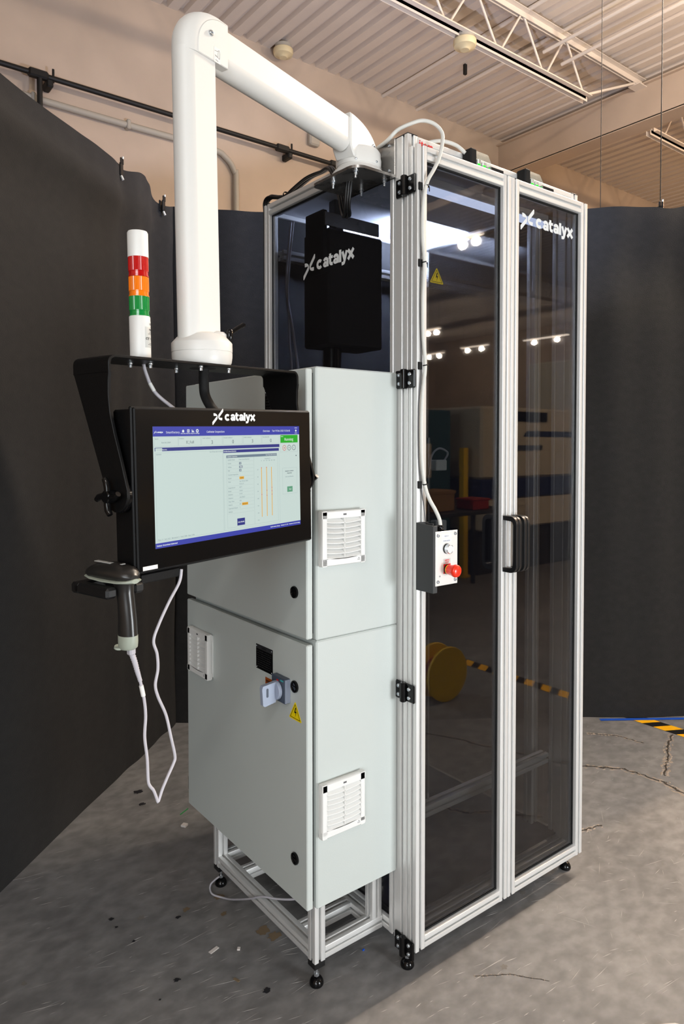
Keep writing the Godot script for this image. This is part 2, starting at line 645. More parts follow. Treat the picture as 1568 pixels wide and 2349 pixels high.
func lamp_strip(at: Vector3, length: float, along_x: bool, tint: Color, e: float, label: String, group := "") -> void:
	var t := thing("strip_lamp", label, "lamp", at, group)
	var s := Vector3(length, 0.06, 0.16) if along_x else Vector3(0.16, 0.06, length)
	part("housing", MB.new().box(at + Vector3(0, 0.05, 0), s, 0.01), M.joist_paint, t)
	var g := s - Vector3(0.04, 0.03, 0.04)
	part("tube_cover", MB.new().box(at, g, 0.01), tube_glass(tint, e), t)
	for k: float in [-0.4, 0.4]:
		var p := at + (Vector3(k * length, 0.07, 0) if along_x else Vector3(0, 0.07, k * length))
		part("hanger_wire", MB.new().cyl(p, Vector3(p.x, CEIL - 0.002, p.z), 0.004, 6), M.zinc, t)
	if along_x:
		area("tube_downlight", t, at - Vector3(0, 0.04, 0), Vector3.DOWN, Vector2(s.x, s.z), tint, e * 4.0)
	for k: float in [-0.25, 0.25]:
		var l := OmniLight3D.new()
		l.name = "tube_light"
		l.light_color = tint
		l.light_energy = e * 0.5
		l.light_size = 0.06
		l.shadow_enabled = true
		l.omni_range = 40.0
		l.omni_attenuation = 2.0
		t.add_child(l, true)
		l.position = Vector3(k * length if along_x else 0.0, -0.09, 0.0 if along_x else k * length)


func tube_glass(tint: Color, e: float) -> StandardMaterial3D:
	var called := "tube_glow_" + tint.to_html(false)
	if not M.has(called):
		glow(called, tint, 6.0 if e > 0.0 else 0.0)
	return M[called]


func lamps() -> void:
	lamp_strip(Vector3(3.55, 4.72, 0.0), 2.4, true, WARM, 10.0 * GAIN[0], "long strip lamp hanging above the right end of the machine")
	lamp_strip(Vector3(7.6, 4.72, 0.2), 2.4, true, AMBER, 10.0 * GAIN[1], "long strip lamp hanging beyond the roof beam")
	lamp_strip(Vector3(-3.4, 4.72, 3.6), 1.5, true, WHITE, 10.0 * GAIN[2], "strip lamp hanging over the left side behind the camera")
	lamp_strip(Vector3(6.01, 4.5, 5.28), 0.5, false, WARM, 3.0 * GAIN[3], "short strip lamp hanging halfway down the workshop")
	lamp_strip(Vector3(11.28, 4.5, 11.37), 0.6, false, WARM, 3.0 * GAIN[3], "strip lamp mirrored in the left glass door above the press")
	lamp_strip(Vector3(14.70, 4.5, 10.45), 1.5, false, WARM, 3.0 * GAIN[3], "far strip lamp mirrored in the right glass door")
	lamp_strip(Vector3(14.50, 4.5, 12.85), 1.1, false, WARM, 3.0 * GAIN[3], "far strip lamp mirrored low in the left glass door")
	lamp_strip(Vector3(14.74, 4.5, 14.8), 0.9, false, WARM, 3.0 * GAIN[3], "farthest strip lamp at the end of the workshop")
	# softbox on its stand
	var c := Vector3(0.75, 0.85, 3.6)
	var t := thing("studio_softbox", "white studio softbox on a black stand facing the machine doors", "lamp", Vector3(c.x, 0, c.z))
	var look := (Vector3(0.1, 1.05, -0.1) - c).normalized()
	var B := Basis.looking_at(look, Vector3.UP)
	var X := Transform3D(B, c)
	part("diffuser", MB.new().box(Vector3(0, 0, -0.01), Vector3(1.0, 1.0, 0.01), 0.0, X), M.softbox_glow, t)
	var sh := MB.new()
	for k in 4:
		var a := Vector3([-0.52, 0.52, 0.52, -0.52][k], [-0.52, -0.52, 0.52, 0.52][k], -0.03)
		var b := Vector3([-0.52, 0.52, 0.52, -0.52][(k + 1) % 4], [-0.52, -0.52, 0.52, 0.52][(k + 1) % 4], -0.03)
		var ai := Vector3(a.x * 0.2, a.y * 0.2, 0.4)
		var bi := Vector3(b.x * 0.2, b.y * 0.2, 0.4)
		sh.quad(X * a, X * b, X * bi, X * ai)
		sh.quad(X * (a * 0.985), X * (b * 0.985), X * (bi * 0.95), X * (ai * 0.95))
	part("hood", sh, M.black_rubber, t)
	part("lamp_head", MB.new().cyl(X * Vector3(0, 0, 0.4), X * Vector3(0, 0, 0.65), 0.09, 20, 0.01), M.black_plastic, t)
	var hub := X * Vector3(0, 0, 0.52)
	part("pole", MB.new().cyl(Vector3(hub.x, 0.1, hub.z), hub, 0.016, 12), M.black_plastic, t)
	for k in 3:
		var d := Vector3(cos(TAU * k / 3.0), 0, sin(TAU * k / 3.0))
		part("leg", MB.new().cyl(Vector3(hub.x, 0.45, hub.z), Vector3(hub.x, 0.012, hub.z) + d * 0.42, 0.012, 10), M.black_plastic, t)
	area("softbox_light", t, c + look * 0.03, look, Vector2(1.0, 1.0), KEY, 30.0 * GAIN[4])


func room() -> void:
	var x0 := -5.0
	var x1 := 17.0
	var z1 := 17.0
	var fl := MB.new()
	fl.with_uv = true
	fl.tri(Vector3(x0, 0, WALL_Z), Vector3(x0, 0, z1), Vector3(x1, 0, z1), Vector3.UP)
	fl.tri(Vector3(x0, 0, WALL_Z), Vector3(x1, 0, z1), Vector3(x1, 0, WALL_Z), Vector3.UP)
	fl.tri(Vector3(x0, -0.3, WALL_Z), Vector3(x0, -0.3, z1), Vector3(x1, -0.3, z1), Vector3.DOWN)
	fl.tri(Vector3(x0, -0.3, WALL_Z), Vector3(x1, -0.3, z1), Vector3(x1, -0.3, WALL_Z), Vector3.DOWN)
	for p in fl.v:
		fl.uv.append(Vector2(p.x * 0.30, p.z * 0.42))
	struct("floor", fl, M.concrete)
	struct("wall_back", MB.new().lohi(Vector3(x0 - 0.3, -0.3, WALL_Z - 0.3), Vector3(x1 + 0.3, CEIL + 0.3, WALL_Z)), M.wall_paint)
	# the left wall has one big window behind the camera, full of white sky
	var wl := MB.new().lohi(Vector3(x0 - 0.3, -0.3, WALL_Z), Vector3(x0, CEIL + 0.3, 3.0)).lohi(Vector3(x0 - 0.3, -0.3, 8.0), Vector3(x0, CEIL + 0.3, z1))
	wl.lohi(Vector3(x0 - 0.3, -0.3, 3.0), Vector3(x0, 0.9, 8.0)).lohi(Vector3(x0 - 0.3, 3.9, 3.0), Vector3(x0, CEIL + 0.3, 8.0))
	struct("wall_left", wl, M.wall_paint)
	var wn := struct("window_1", MB.new().lohi(Vector3(x0 - 0.16, 0.9, 3.0), Vector3(x0 - 0.15, 3.9, 8.0)), M.window_glow)
	for k in 6:
		part("mullion", MB.new().lohi(Vector3(x0 - 0.15, 0.9, 3.0 + 0.99 * k), Vector3(x0 - 0.09, 3.9, 3.05 + 0.99 * k)), M.joist_paint, wn)
	area("window_light", wn, Vector3(x0 - 0.08, 2.4, 5.5), Vector3(1, 0, 0), Vector2(4.9, 2.9), DAY, 20.0 * GAIN[7])
	struct("wall_right", MB.new().lohi(Vector3(x1, -0.3, WALL_Z), Vector3(x1 + 0.3, CEIL + 0.3, z1)), M.wall_paint)
	struct("wall_front", MB.new().lohi(Vector3(x0 - 0.3, -0.3, z1), Vector3(x1 + 0.3, CEIL + 0.3, z1 + 0.3)), M.wall_paint)
	# corrugated roof deck: ribs run along z, one every 152 mm
	var dk := MB.new()
	var x := x0
	while x < x1:
		var pr := [Vector2(x, CEIL), Vector2(x + 0.088, CEIL), Vector2(x + 0.102, CEIL + 0.04), Vector2(x + 0.138, CEIL + 0.04), Vector2(x + 0.152, CEIL)]
		for i in 4:
			dk.quad(Vector3(pr[i].x, pr[i].y, WALL_Z), Vector3(pr[i + 1].x, pr[i + 1].y, WALL_Z), Vector3(pr[i + 1].x, pr[i + 1].y, z1), Vector3(pr[i].x, pr[i].y, z1), Vector3.DOWN)
		x += 0.152
	dk.lohi(Vector3(x0 - 0.3, CEIL + 0.06, WALL_Z - 0.3), Vector3(x1 + 0.3, CEIL + 0.3, z1 + 0.3))
	struct("ceiling", dk, M.ceiling_paint)
	# deep roof beam along z at x = 5.3
	struct("beam", MB.new().lohi(Vector3(5.3, 4.85, WALL_Z), Vector3(5.315, 5.19, 12.0)).lohi(Vector3(5.3, 4.84, WALL_Z), Vector3(5.52, 4.86, 12.0)).lohi(Vector3(5.505, 4.85, WALL_Z), Vector3(5.52, 5.19, 12.0)).lohi(Vector3(5.26, 5.19, WALL_Z), Vector3(5.56, 5.205, 12.0)), M.wall_paint)
	struct("column", MB.new().lohi(Vector3(5.29, 0.0, WALL_Z), Vector3(5.53, 4.84, WALL_Z + 0.12), 0.01), M.wall_paint)
	var jn := 0
	for j: Array in [[-2.36, -4.9, 5.29], [-2.36, 5.53, 16.9], [1.6, -4.9, 5.29], [1.6, 5.53, 16.9], [4.6, -4.9, 5.29], [4.6, 5.53, 16.9], [8.2, 5.53, 16.9]]:
		joist(j[0], j[1], j[2], jn)
		jn += 1
	for b: Array in [[3.72, 5.0, "thin bracing rod crossing the nearest joist high under the roof"], [3.98, 4.98, "second bracing rod nearer to the roof beam"]]:
		solo("bracing_rod", MB.new().cyl(Vector3(b[0], b[1], -2.36), Vector3(b[0], b[1] + 0.06, 1.6), 0.016, 10), M.joist_paint, b[2], "rod", "")
	for k in 2:
		var px: float = [3.46, 3.95][k]
		solo("ceiling_conduit", MB.new().cyl(Vector3(px, CEIL - 0.022, WALL_Z), Vector3(px, CEIL - 0.022, 2.0), 0.02, 10), M.joist_paint, ["white painted conduit along the deck left of the beam", "white painted conduit along the deck nearest the beam"][k], "pipe")
	# black pipe with fittings along the back wall
	var bp := thing("black_pipe", "long black pipe with clamps along the beige back wall", "pipe", Vector3(0, 4.335, WALL_Z + 0.1))
	part("pipe", MB.new().cyl(Vector3(-3.0, 4.335, WALL_Z + 0.1), Vector3(2.9, 4.335, WALL_Z + 0.1), 0.02, 12), M.pipe_black, bp)
	for k: float in [-0.02, 2.11, 2.72]:
		part("clamp", MB.new().box(Vector3(k + 0.04, 4.335, WALL_Z + 0.1), Vector3(0.14, 0.06, 0.06), 0.012).box(Vector3(k + 0.12, 4.29, WALL_Z + 0.06), Vector3(0.05, 0.06, 0.12), 0.01).cyl(Vector3(k + 0.15, 4.31, WALL_Z + 0.09), Vector3(k + 0.15, 4.41, WALL_Z + 0.09), 0.009, 8), M.pipe_black, bp)
	part("drop_pipe", MB.new().cyl(Vector3(0.03, 4.33, WALL_Z + 0.1), Vector3(0.03, 3.4, WALL_Z + 0.1), 0.02, 12), M.pipe_black, bp)
	var cd := thing("wall_conduit", "painted conduit bending down the back wall behind the support arm", "pipe", Vector3(0, 4.17, WALL_Z + 0.03))
	var cp := curve([Vector3(-0.6, 4.19, WALL_Z + 0.03), Vector3(0.5, 4.18, WALL_Z + 0.03), Vector3(1.42, 4.18, WALL_Z + 0.03), Vector3(1.6, 4.14, WALL_Z + 0.03), Vector3(1.69, 4.03, WALL_Z + 0.03), Vector3(1.705, 3.85, WALL_Z + 0.03), Vector3(1.705, 2.0, WALL_Z + 0.03)], 0.05)
	part("tube", MB.new().tube(cp, 0.026, 10), M.pipe_paint, cd)
	for k: float in [0.0, 0.72]:
		part("strap", MB.new().box(Vector3(k, 4.182, WALL_Z + 0.03), Vector3(0.035, 0.075, 0.064), 0.008), M.pipe_paint, cd)
	detector(Vector3(2.15, 5.24, WALL_Z + 0.12), "round yellowed smoke detector under the deck beside the back wall")
	detector(Vector3(2.75, 4.78, -2.38), "round white smoke detector under the roof joist")
	solo("junction_box", MB.new().box(Vector3(2.555, 4.55, WALL_Z + 0.03), Vector3(0.12, 0.13, 0.06), 0.015), M.pipe_paint, "small white junction box on the back wall under the arm", "box")
	solo("deck_clip", MB.new().box(Vector3(3.70, 5.215, -3.26), Vector3(0.035, 0.10, 0.03), 0.005), M.pipe_black, "small black clip hanging from the corrugated deck", "clip")


func detector(at: Vector3, label: String) -> void:
	var t := thing("smoke_detector", label, "detector", at)
	part("base", MB.new().lathe([Vector2(0, -0.005), Vector2(0.075, -0.005), Vector2(0.075, 0.03), Vector2(0, 0.03)], 24, Transform3D(Basis(), at)), M.pipe_paint, t)
	part("cover", MB.new().lathe([Vector2(0, -0.085), Vector2(0.035, -0.085), Vector2(0.05, -0.07), Vector2(0.085, -0.06), Vector2(0.092, -0.04), Vector2(0.09, -0.012), Vector2(0.07, -0.005), Vector2(0, -0.005)], 28, Transform3D(Basis(), at)), M.old_plastic, t)


func joist(z: float, xa: float, xb: float, n: int) -> void:
	var lab := ["white steel roof joist nearest the back wall, left of the beam", "white steel roof joist nearest the back wall, beyond the beam", "white steel roof joist over the machine front", "white steel roof joist beyond the beam, second from the back wall", "white steel roof joist behind the camera", "white steel roof joist beyond the beam, third from the back wall", "white steel roof joist beyond the beam, farthest from the back wall"]
	var t := thing("roof_joist", lab[n], "joist", Vector3(xa, CEIL - 0.2, z))
	var yt := CEIL - 0.035
	var yb := 4.80
	var top := MB.new()
	var bot := MB.new()
	for s: float in [-1.0, 1.0]:
		top.lohi(Vector3(xa, yt - 0.005, z + s * 0.012), Vector3(xb, yt, z + s * 0.062)).lohi(Vector3(xa, yt - 0.05, z + s * 0.012), Vector3(xb, yt, z + s * 0.017))
		bot.lohi(Vector3(xa, yb, z + s * 0.012), Vector3(xb - 0.92, yb + 0.005, z + s * 0.057)).lohi(Vector3(xa, yb, z + s * 0.012), Vector3(xb - 0.92, yb + 0.045, z + s * 0.017))
	part("top_chord", top, M.joist_paint, t)
	part("bottom_chord", bot, M.joist_paint, t)
	var x := xb - 0.98
	var up := false
	while x > xa + 0.35:
		var a := Vector3(x, yt - 0.03 if up else yb + 0.02, z)
		var b := Vector3(x - 0.26, yb + 0.02 if up else yt - 0.03, z)
		part("web_bar", MB.new().cyl(a, b, 0.011, 6), M.joist_paint, t)
		up = not up
		x -= 0.30
	part("web_bar", MB.new().cyl(Vector3(xb - 0.93, yb + 0.03, z), Vector3(xb - 0.05, yt - 0.02, z), 0.013, 8), M.joist_paint, t)
	part("seat", MB.new().lohi(Vector3(xb - 0.12, yt - 0.07, z - 0.062), Vector3(xb + 0.06, yt - 0.06, z + 0.062)), M.joist_paint, t)


# cloth hung along a floor line: tops gives the height at a share of the line
func hang(called: String, label: String, a: Vector2, b: Vector2, tops: Array, fold: Callable) -> void:
	var L := a.distance_to(b)
	var d := (b - a) / L
	var nn := Vector2(-d.y, d.x)
	var nx := int(L / 0.018)
	var ny := 110
	var P: Array[PackedVector3Array] = []
	for i in nx + 1:
		var s := L * i / nx
		var top: float = tops[tops.size() - 1].y
		for k in tops.size() - 1:
			if s >= tops[k].x and s <= tops[k + 1].x:
				top = lerpf(tops[k].y, tops[k + 1].y, smoothstep(0.0, 1.0, (s - tops[k].x) / (tops[k + 1].x - tops[k].x)))
				break
		var col := PackedVector3Array()
		for j in ny + 1:
			var y := top * j / ny
			var o: float = fold.call(s, y, top)
			var p := a + d * s + nn * o
			col.append(Vector3(p.x, y, p.y))
		P.append(col)
	var mb := MB.new()
	var N := Vector3(nn.x, 0, nn.y)
	var nrm: Array[PackedVector3Array] = []
	for i in nx + 1:
		var col := PackedVector3Array()
		for j in ny + 1:
			var du := P[mini(i + 1, nx)][j] - P[maxi(i - 1, 0)][j]
			var dv := P[i][mini(j + 1, ny)] - P[i][maxi(j - 1, 0)]
			var k := du.cross(dv).normalized()
			col.append(k if k.dot(N) > 0 else -k)
		nrm.append(col)
	for side: float in [1.0, -1.0]:
		for i in nx:
			for j in ny:
				var q: Array[Vector3] = []
				var m: Array[Vector3] = []
				for c: Array in [[0, 0], [1, 0], [1, 1], [0, 1]]:
					m.append(nrm[i + c[0]][j + c[1]] * side)
					q.append(P[i + c[0]][j + c[1]] + m[m.size() - 1] * 0.0015)
				mb.quadn(q[0], q[1], q[2], q[3], m[0], m[1], m[2], m[3])
	for i in nx:
		mb.quad(P[i][ny] + nrm[i][ny] * 0.0015, P[i + 1][ny] + nrm[i + 1][ny] * 0.0015, P[i + 1][ny] - nrm[i + 1][ny] * 0.0015, P[i][ny] - nrm[i][ny] * 0.0015, Vector3.UP)
	solo(called, mb, M.curtain_cloth, label, "curtain")


func curtains() -> void:
	var a := Vector2(-1.75, -0.41)
	var b := Vector2(0.30, -2.318)
	var L := a.distance_to(b)
	var at := func(x: float) -> float: return (x + 1.75) / 2.05 * L
	var fa := func(s: float, y: float, top: float) -> float:
		var r := clampf((s - 1.7) / 1.1, 0.0, 1.0)
		var w := 0.010 * sin(s * 2.7 + 0.6) + 0.006 * sin(s * 6.1 + y * 0.8)
		w += r * (0.020 * sin(s * 17.0 + 0.5 * sin(y * 1.3)) + 0.010 * sin(s * 31.0 + 1.0))
		w *= 0.35 + 0.65 * smoothstep(0.0, 1.2, y)
		w += 0.030 * exp(-pow((top - 0.17 - y) / 0.07, 2.0)) * (1.0 - r) - 0.012 * exp(-pow((top - 0.36 - y) / 0.10, 2.0)) * (1.0 - r)
		return w + 0.012 * sin(s * 4.0 - y * 2.2) * smoothstep(0.0, 0.6, y)
	hang("backdrop_curtain", "dark brown backdrop curtain hanging on the left, from the floor to clips", a, b,
		[Vector2(0, 2.93), Vector2(at.call(-0.85), 2.932), Vector2(at.call(-0.41), 2.927), Vector2(at.call(-0.19), 2.918), Vector2(at.call(-0.01), 2.972), Vector2(at.call(0.02), 2.955), Vector2(at.call(0.16), 2.90), Vector2(L, 2.945)], fa)
	var c := Vector2(0.24, -2.283)
	var e := Vector2(3.3, -0.025)
	var fb := func(s: float, y: float, top: float) -> float:
		var w := 0.012 * sin(s * 5.2) + 0.010 * sin(s * 9.7 + 0.7 * y) + 0.006 * sin(s * 23.0)
		w += 0.022 * sin((y + s * 0.30) * 7.0) * smoothstep(2.0, 2.9, y) * smoothstep(1.6, 2.4, s)
		return w * (0.4 + 0.6 * smoothstep(0.0, 1.0, y))
	hang("backdrop_curtain", "dark grey backdrop curtain hanging behind and to the right of the machine", c, e,
		[Vector2(0, 2.93), Vector2(0.6, 2.905), Vector2(2.2, 2.945), Vector2(2.75, 2.95), Vector2(2.83, 2.944), Vector2(3.0, 2.972), Vector2(3.81, 2.96)], fb)
	# white sheet edge showing above the left curtain
	solo("foam_board", MB.new().box(Vector3(0, 1.49, 0), Vector3(0.34, 2.955, 0.006), 0.0, Transform3D(Basis(Vector3.UP, 0.7495), Vector3(-0.74, -0.016, -1.50))), M.paper, "white foam board whose edge shows above the left curtain", "board")
	var k := 0
	for p: Array in [[Vector3(-0.195, 2.92, -1.855), "black spring clip on the top edge of the left curtain, nearest the camera"], [Vector3(0.155, 2.905, -2.18), "black spring clip on the top edge of the left curtain, nearest the corner"], [Vector3(2.497, 2.95, -0.622), "black spring clip holding the right curtain on a hanging wire"]]:
		var q: Vector3 = p[0]
		var t := thing("spring_clip", p[1], "clip", q)
		var ang: float = 0.749 if k < 2 else -0.63
		var X := Transform3D(Basis(Vector3.UP, ang), q)
		for s: float in [-1.0, 1.0]:
			part("jaw", MB.new().box(Vector3(0, -0.012, s * 0.009), Vector3(0.028, 0.06, 0.009), 0.003, X), M.black_plastic, t)
		part("handle", MB.new().box(Vector3(-0.008, 0.026, 0.012), Vector3(0.012, 0.03, 0.008), 0.003, X).box(Vector3(0.008, 0.026, 0.012), Vector3(0.012, 0.03, 0.008), 0.003, X), M.black_plastic, t)
		part("tip", MB.new().cyl(X * Vector3(0, -0.042, 0.008), X * Vector3(0.004, -0.062, 0.016), 0.006, 8).cyl(X * Vector3(0.008, 0.038, 0.012), X * Vector3(0.010, 0.05, 0.012), 0.005, 8), M.cable_white, t)
		k += 1
	solo("hanging_wire", MB.new().cyl(Vector3(2.51, 2.97, -0.628), Vector3(2.51, CEIL, -0.628), 0.003, 6), M.pipe_black, "thin wire from the roof to the clip of the right curtain", "wire")
	solo("hanging_wire", MB.new().cyl(Vector3(2.22, 2.94, -0.83), Vector3(2.22, CEIL, -0.83), 0.002, 6), M.pipe_black, "thin wire from the roof to the right curtain beside the machine", "wire")


func crack(p: Array, w: float, par: Node3D) -> void:
	# a broken joint: dark dirt in the gap, crumbled lips on both sides
	var d := MB.new()
	var lip := MB.new()
	var pts: Array[Vector2] = []
	for i in p.size() - 1:
		for k in 9:
			pts.append(p[i].lerp(p[i + 1], k / 9.0) + Vector2(rng.randf_range(-1, 1), rng.randf_range(-1, 1)) * w * 0.8)
	pts.append(p[p.size() - 1])
	for i in pts.size() - 1:
		var t := (pts[i + 1] - pts[i]).normalized()
		var s := Vector2(-t.y, t.x)
		var wa := w * rng.randf_range(0.25, 1.0)
		var q := [pts[i] - s * wa, pts[i + 1] - s * w * 0.4, pts[i + 1] + s * w * 0.4, pts[i] + s * wa]
		d.quad(Vector3(q[0].x, 0.0008, q[0].y), Vector3(q[1].x, 0.0008, q[1].y), Vector3(q[2].x, 0.0008, q[2].y), Vector3(q[3].x, 0.0008, q[3].y), Vector3.UP)
		for e: float in [-1.0, 1.0]:
			if rng.randf() < 0.75:
				var c := pts[i] + s * e * (wa + w * rng.randf_range(0.3, 1.3))
				var r := w * rng.randf_range(0.3, 0.9)
				var c3 := Vector3(c.x, 0.0035 * rng.randf_range(0.4, 1.0), c.y)
				var f := Vector3(t.x, 0, t.y) * w * rng.randf_range(0.8, 2.2)
				var g := Vector3(s.x, 0, s.y) * r
				var lo := Vector3(c.x, 0, c.y)
				lip.tri(c3, lo + f, lo + g, Vector3.UP)
				lip.tri(c3, lo + g, lo - f, Vector3.UP)
				lip.tri(c3, lo - f, lo - g, Vector3.UP)
				lip.tri(c3, lo - g, lo + f, Vector3.UP)
	part("crack", d, M.floor_dirt, par)
	part("crumbled_edge", lip, M.floor_crumb, par).set_meta("kind", "stuff")


func blot(c: Vector2, r: float, stretch: float, y: float) -> MB:
	var mb := MB.new()
	var n := 18
	var q: Array[Vector3] = []
	for i in n:
		var a := TAU * i / n
		var k := r * rng.randf_range(0.55, 1.15)
		q.append(Vector3(c.x + cos(a) * k * stretch, y, c.y + sin(a) * k))
	for i in n:
		mb.tri(Vector3(c.x, y, c.y), q[i], q[(i + 1) % n], Vector3.UP)
	return mb


func floor_marks() -> void:
	var fl: Node3D = get_node("floor")
	crack([Vector2(1.35, -0.72), Vector2(1.62, -0.50), Vector2(1.74, -0.36), Vector2(1.77, -0.19), Vector2(1.73, -0.05), Vector2(1.66, 0.15), Vector2(1.56, 0.55), Vector2(1.42, 0.9), Vector2(1.33, 1.14), Vector2(0.9, 1.9)], 0.010, fl)
	crack([Vector2(1.83, -0.20), Vector2(1.95, -0.26), Vector2(2.03, -0.29), Vector2(2.15, -0.36), Vector2(2.33, -0.42)], 0.009, fl)
	crack([Vector2(1.98, -0.72), Vector2(2.08, -0.60), Vector2(2.10, -0.46)], 0.006, fl)
	crack([Vector2(0.78, 0.62), Vector2(0.83, 0.52), Vector2(0.92, 0.47), Vector2(1.0, 0.36), Vector2(1.06, 0.30)], 0.007, fl)
	crack([Vector2(1.0, -0.18), Vector2(1.10, -0.17), Vector2(1.2, -0.14)], 0.006, fl)
	crack([Vector2(0.15, 0.10), Vector2(0.24, 0.16), Vector2(0.31, 0.25)], 0.0022, fl)
	# trowel and paint ridges, mostly along x
	var rd := MB.new()
	for i in 1500:
		var p := Vector3(rng.randf_range(-1.9, 2.3), 0, rng.randf_range(-1.5, 1.1))
		if i > 1100:
			p = Vector3(rng.randf_range(-0.9, 1.3), 0, rng.randf_range(-0.7, 0.7))
		var a := rng.randfn(0.12, 0.16) if p.x < 0.6 else rng.randfn(0.1, 0.8)
		var l := rng.randf_range(0.006, 0.028) * (3.0 if rng.randf() < 0.12 else 1.0)
		var w := rng.randf_range(0.0008, 0.0020)
		var f := Vector3(cos(a), 0, sin(a)) * l
		var s := Vector3(-sin(a), 0, cos(a)) * w
		var k := p + Vector3(0, w * rng.randf_range(0.2, 0.5), 0) + f * rng.randf_range(-0.4, 0.4)
		rd.tri(p - f, p + s, k, Vector3.UP)
		rd.tri(p + s, p + f, k, Vector3.UP)
		rd.tri(p + f, p - s, k, Vector3.UP)
		rd.tri(p - s, p - f, k, Vector3.UP)
	part("paint_ridge", rd, M.floor_ridge, fl).set_meta("kind", "stuff")
	for i in 22:
		part("stain", blot(Vector2(rng.randf_range(-1.4, 2.2), rng.randf_range(-1.2, 1.1)), rng.randf_range(0.004, 0.014), rng.randf_range(0.8, 2.0), 0.0004 + 0.00001 * i), M.floor_blot, fl)
	for b: Array in [[-0.247, -0.465, 0.022], [-0.232, -0.42, 0.020], [-0.31, -0.62, 0.010], [-0.28, -0.71, 0.016], [-0.40, -0.72, 0.012]]:
		part("bare_patch", blot(Vector2(b[0], b[1]), b[2], 1.3, 0.0012), M.floor_tan, fl)
	for b: Array in [[-0.62, -0.83, 0.009], [-0.62, -0.78, 0.005], [-0.56, -0.44, 0.010], [-0.44, -0.70, 0.009], [-0.37, -0.24, 0.011], [-0.22, -1.62, 0.02], [-0.25, -1.50, 0.014], [-0.60, -0.68, 0.006], [-0.63, -0.40, 0.004]]:
		part("ink_spot", blot(Vector2(b[0], b[1]), b[2], 1.2, 0.0013), M.floor_black, fl)
	# black and yellow hazard tape on the floor
	var t := thing("hazard_tape", "black and yellow striped hazard tape on the floor beside the right curtain", "tape", Vector3(2.39, 0, 0))
	part("tape_strip", MB.new().lohi(Vector3(2.345, 0.0, -0.72), Vector3(2.445, 0.0008, 7.5)), M.tape_black, t)
	var z := -0.68
	while z < 7.3:
		var st := MB.new()
		st.quad(Vector3(2.345, 0.0012, z), Vector3(2.445, 0.0012, z + 0.055), Vector3(2.445, 0.0012, z + 0.125), Vector3(2.345, 0.0012, z + 0.07), Vector3.UP)
		part("yellow_stripe", st, M.tape_yellow, t)
		z += 0.135
	var bt := MB.new()
	for i in 22:
		var k0 := Vector2(2.21, -0.80).lerp(Vector2(3.0, -0.22), i / 22.0)
		var k1 := Vector2(2.21, -0.80).lerp(Vector2(3.0, -0.22), (i + 1) / 22.0)
		var s := Vector2(0.59, -0.8) * -0.03
		var y := 0.0016
		bt.quad(Vector3(k0.x, y, k0.y), Vector3(k1.x, y, k1.y), Vector3(k1.x + s.x, y, k1.y + s.y), Vector3(k0.x + s.x, y, k0.y + s.y), Vector3.UP)
	bt.lohi(Vector3(2.6, 0.0, -0.50), Vector3(2.61, 0.0016, -0.49))
	solo("blue_tape", bt, M.tape_blue, "strip of blue tape along the foot of the right curtain", "tape")


func node(called: String, parent: Node3D, at := Vector3.ZERO) -> Node3D:
	var o := Node3D.new()
	o.name = called
	parent.add_child(o, true)
	var s := Vector3.ZERO
	var q: Node = parent
	while q is Node3D and q != self:
		s += q.position
		q = q.get_parent()
	o.position = at - s
	return o


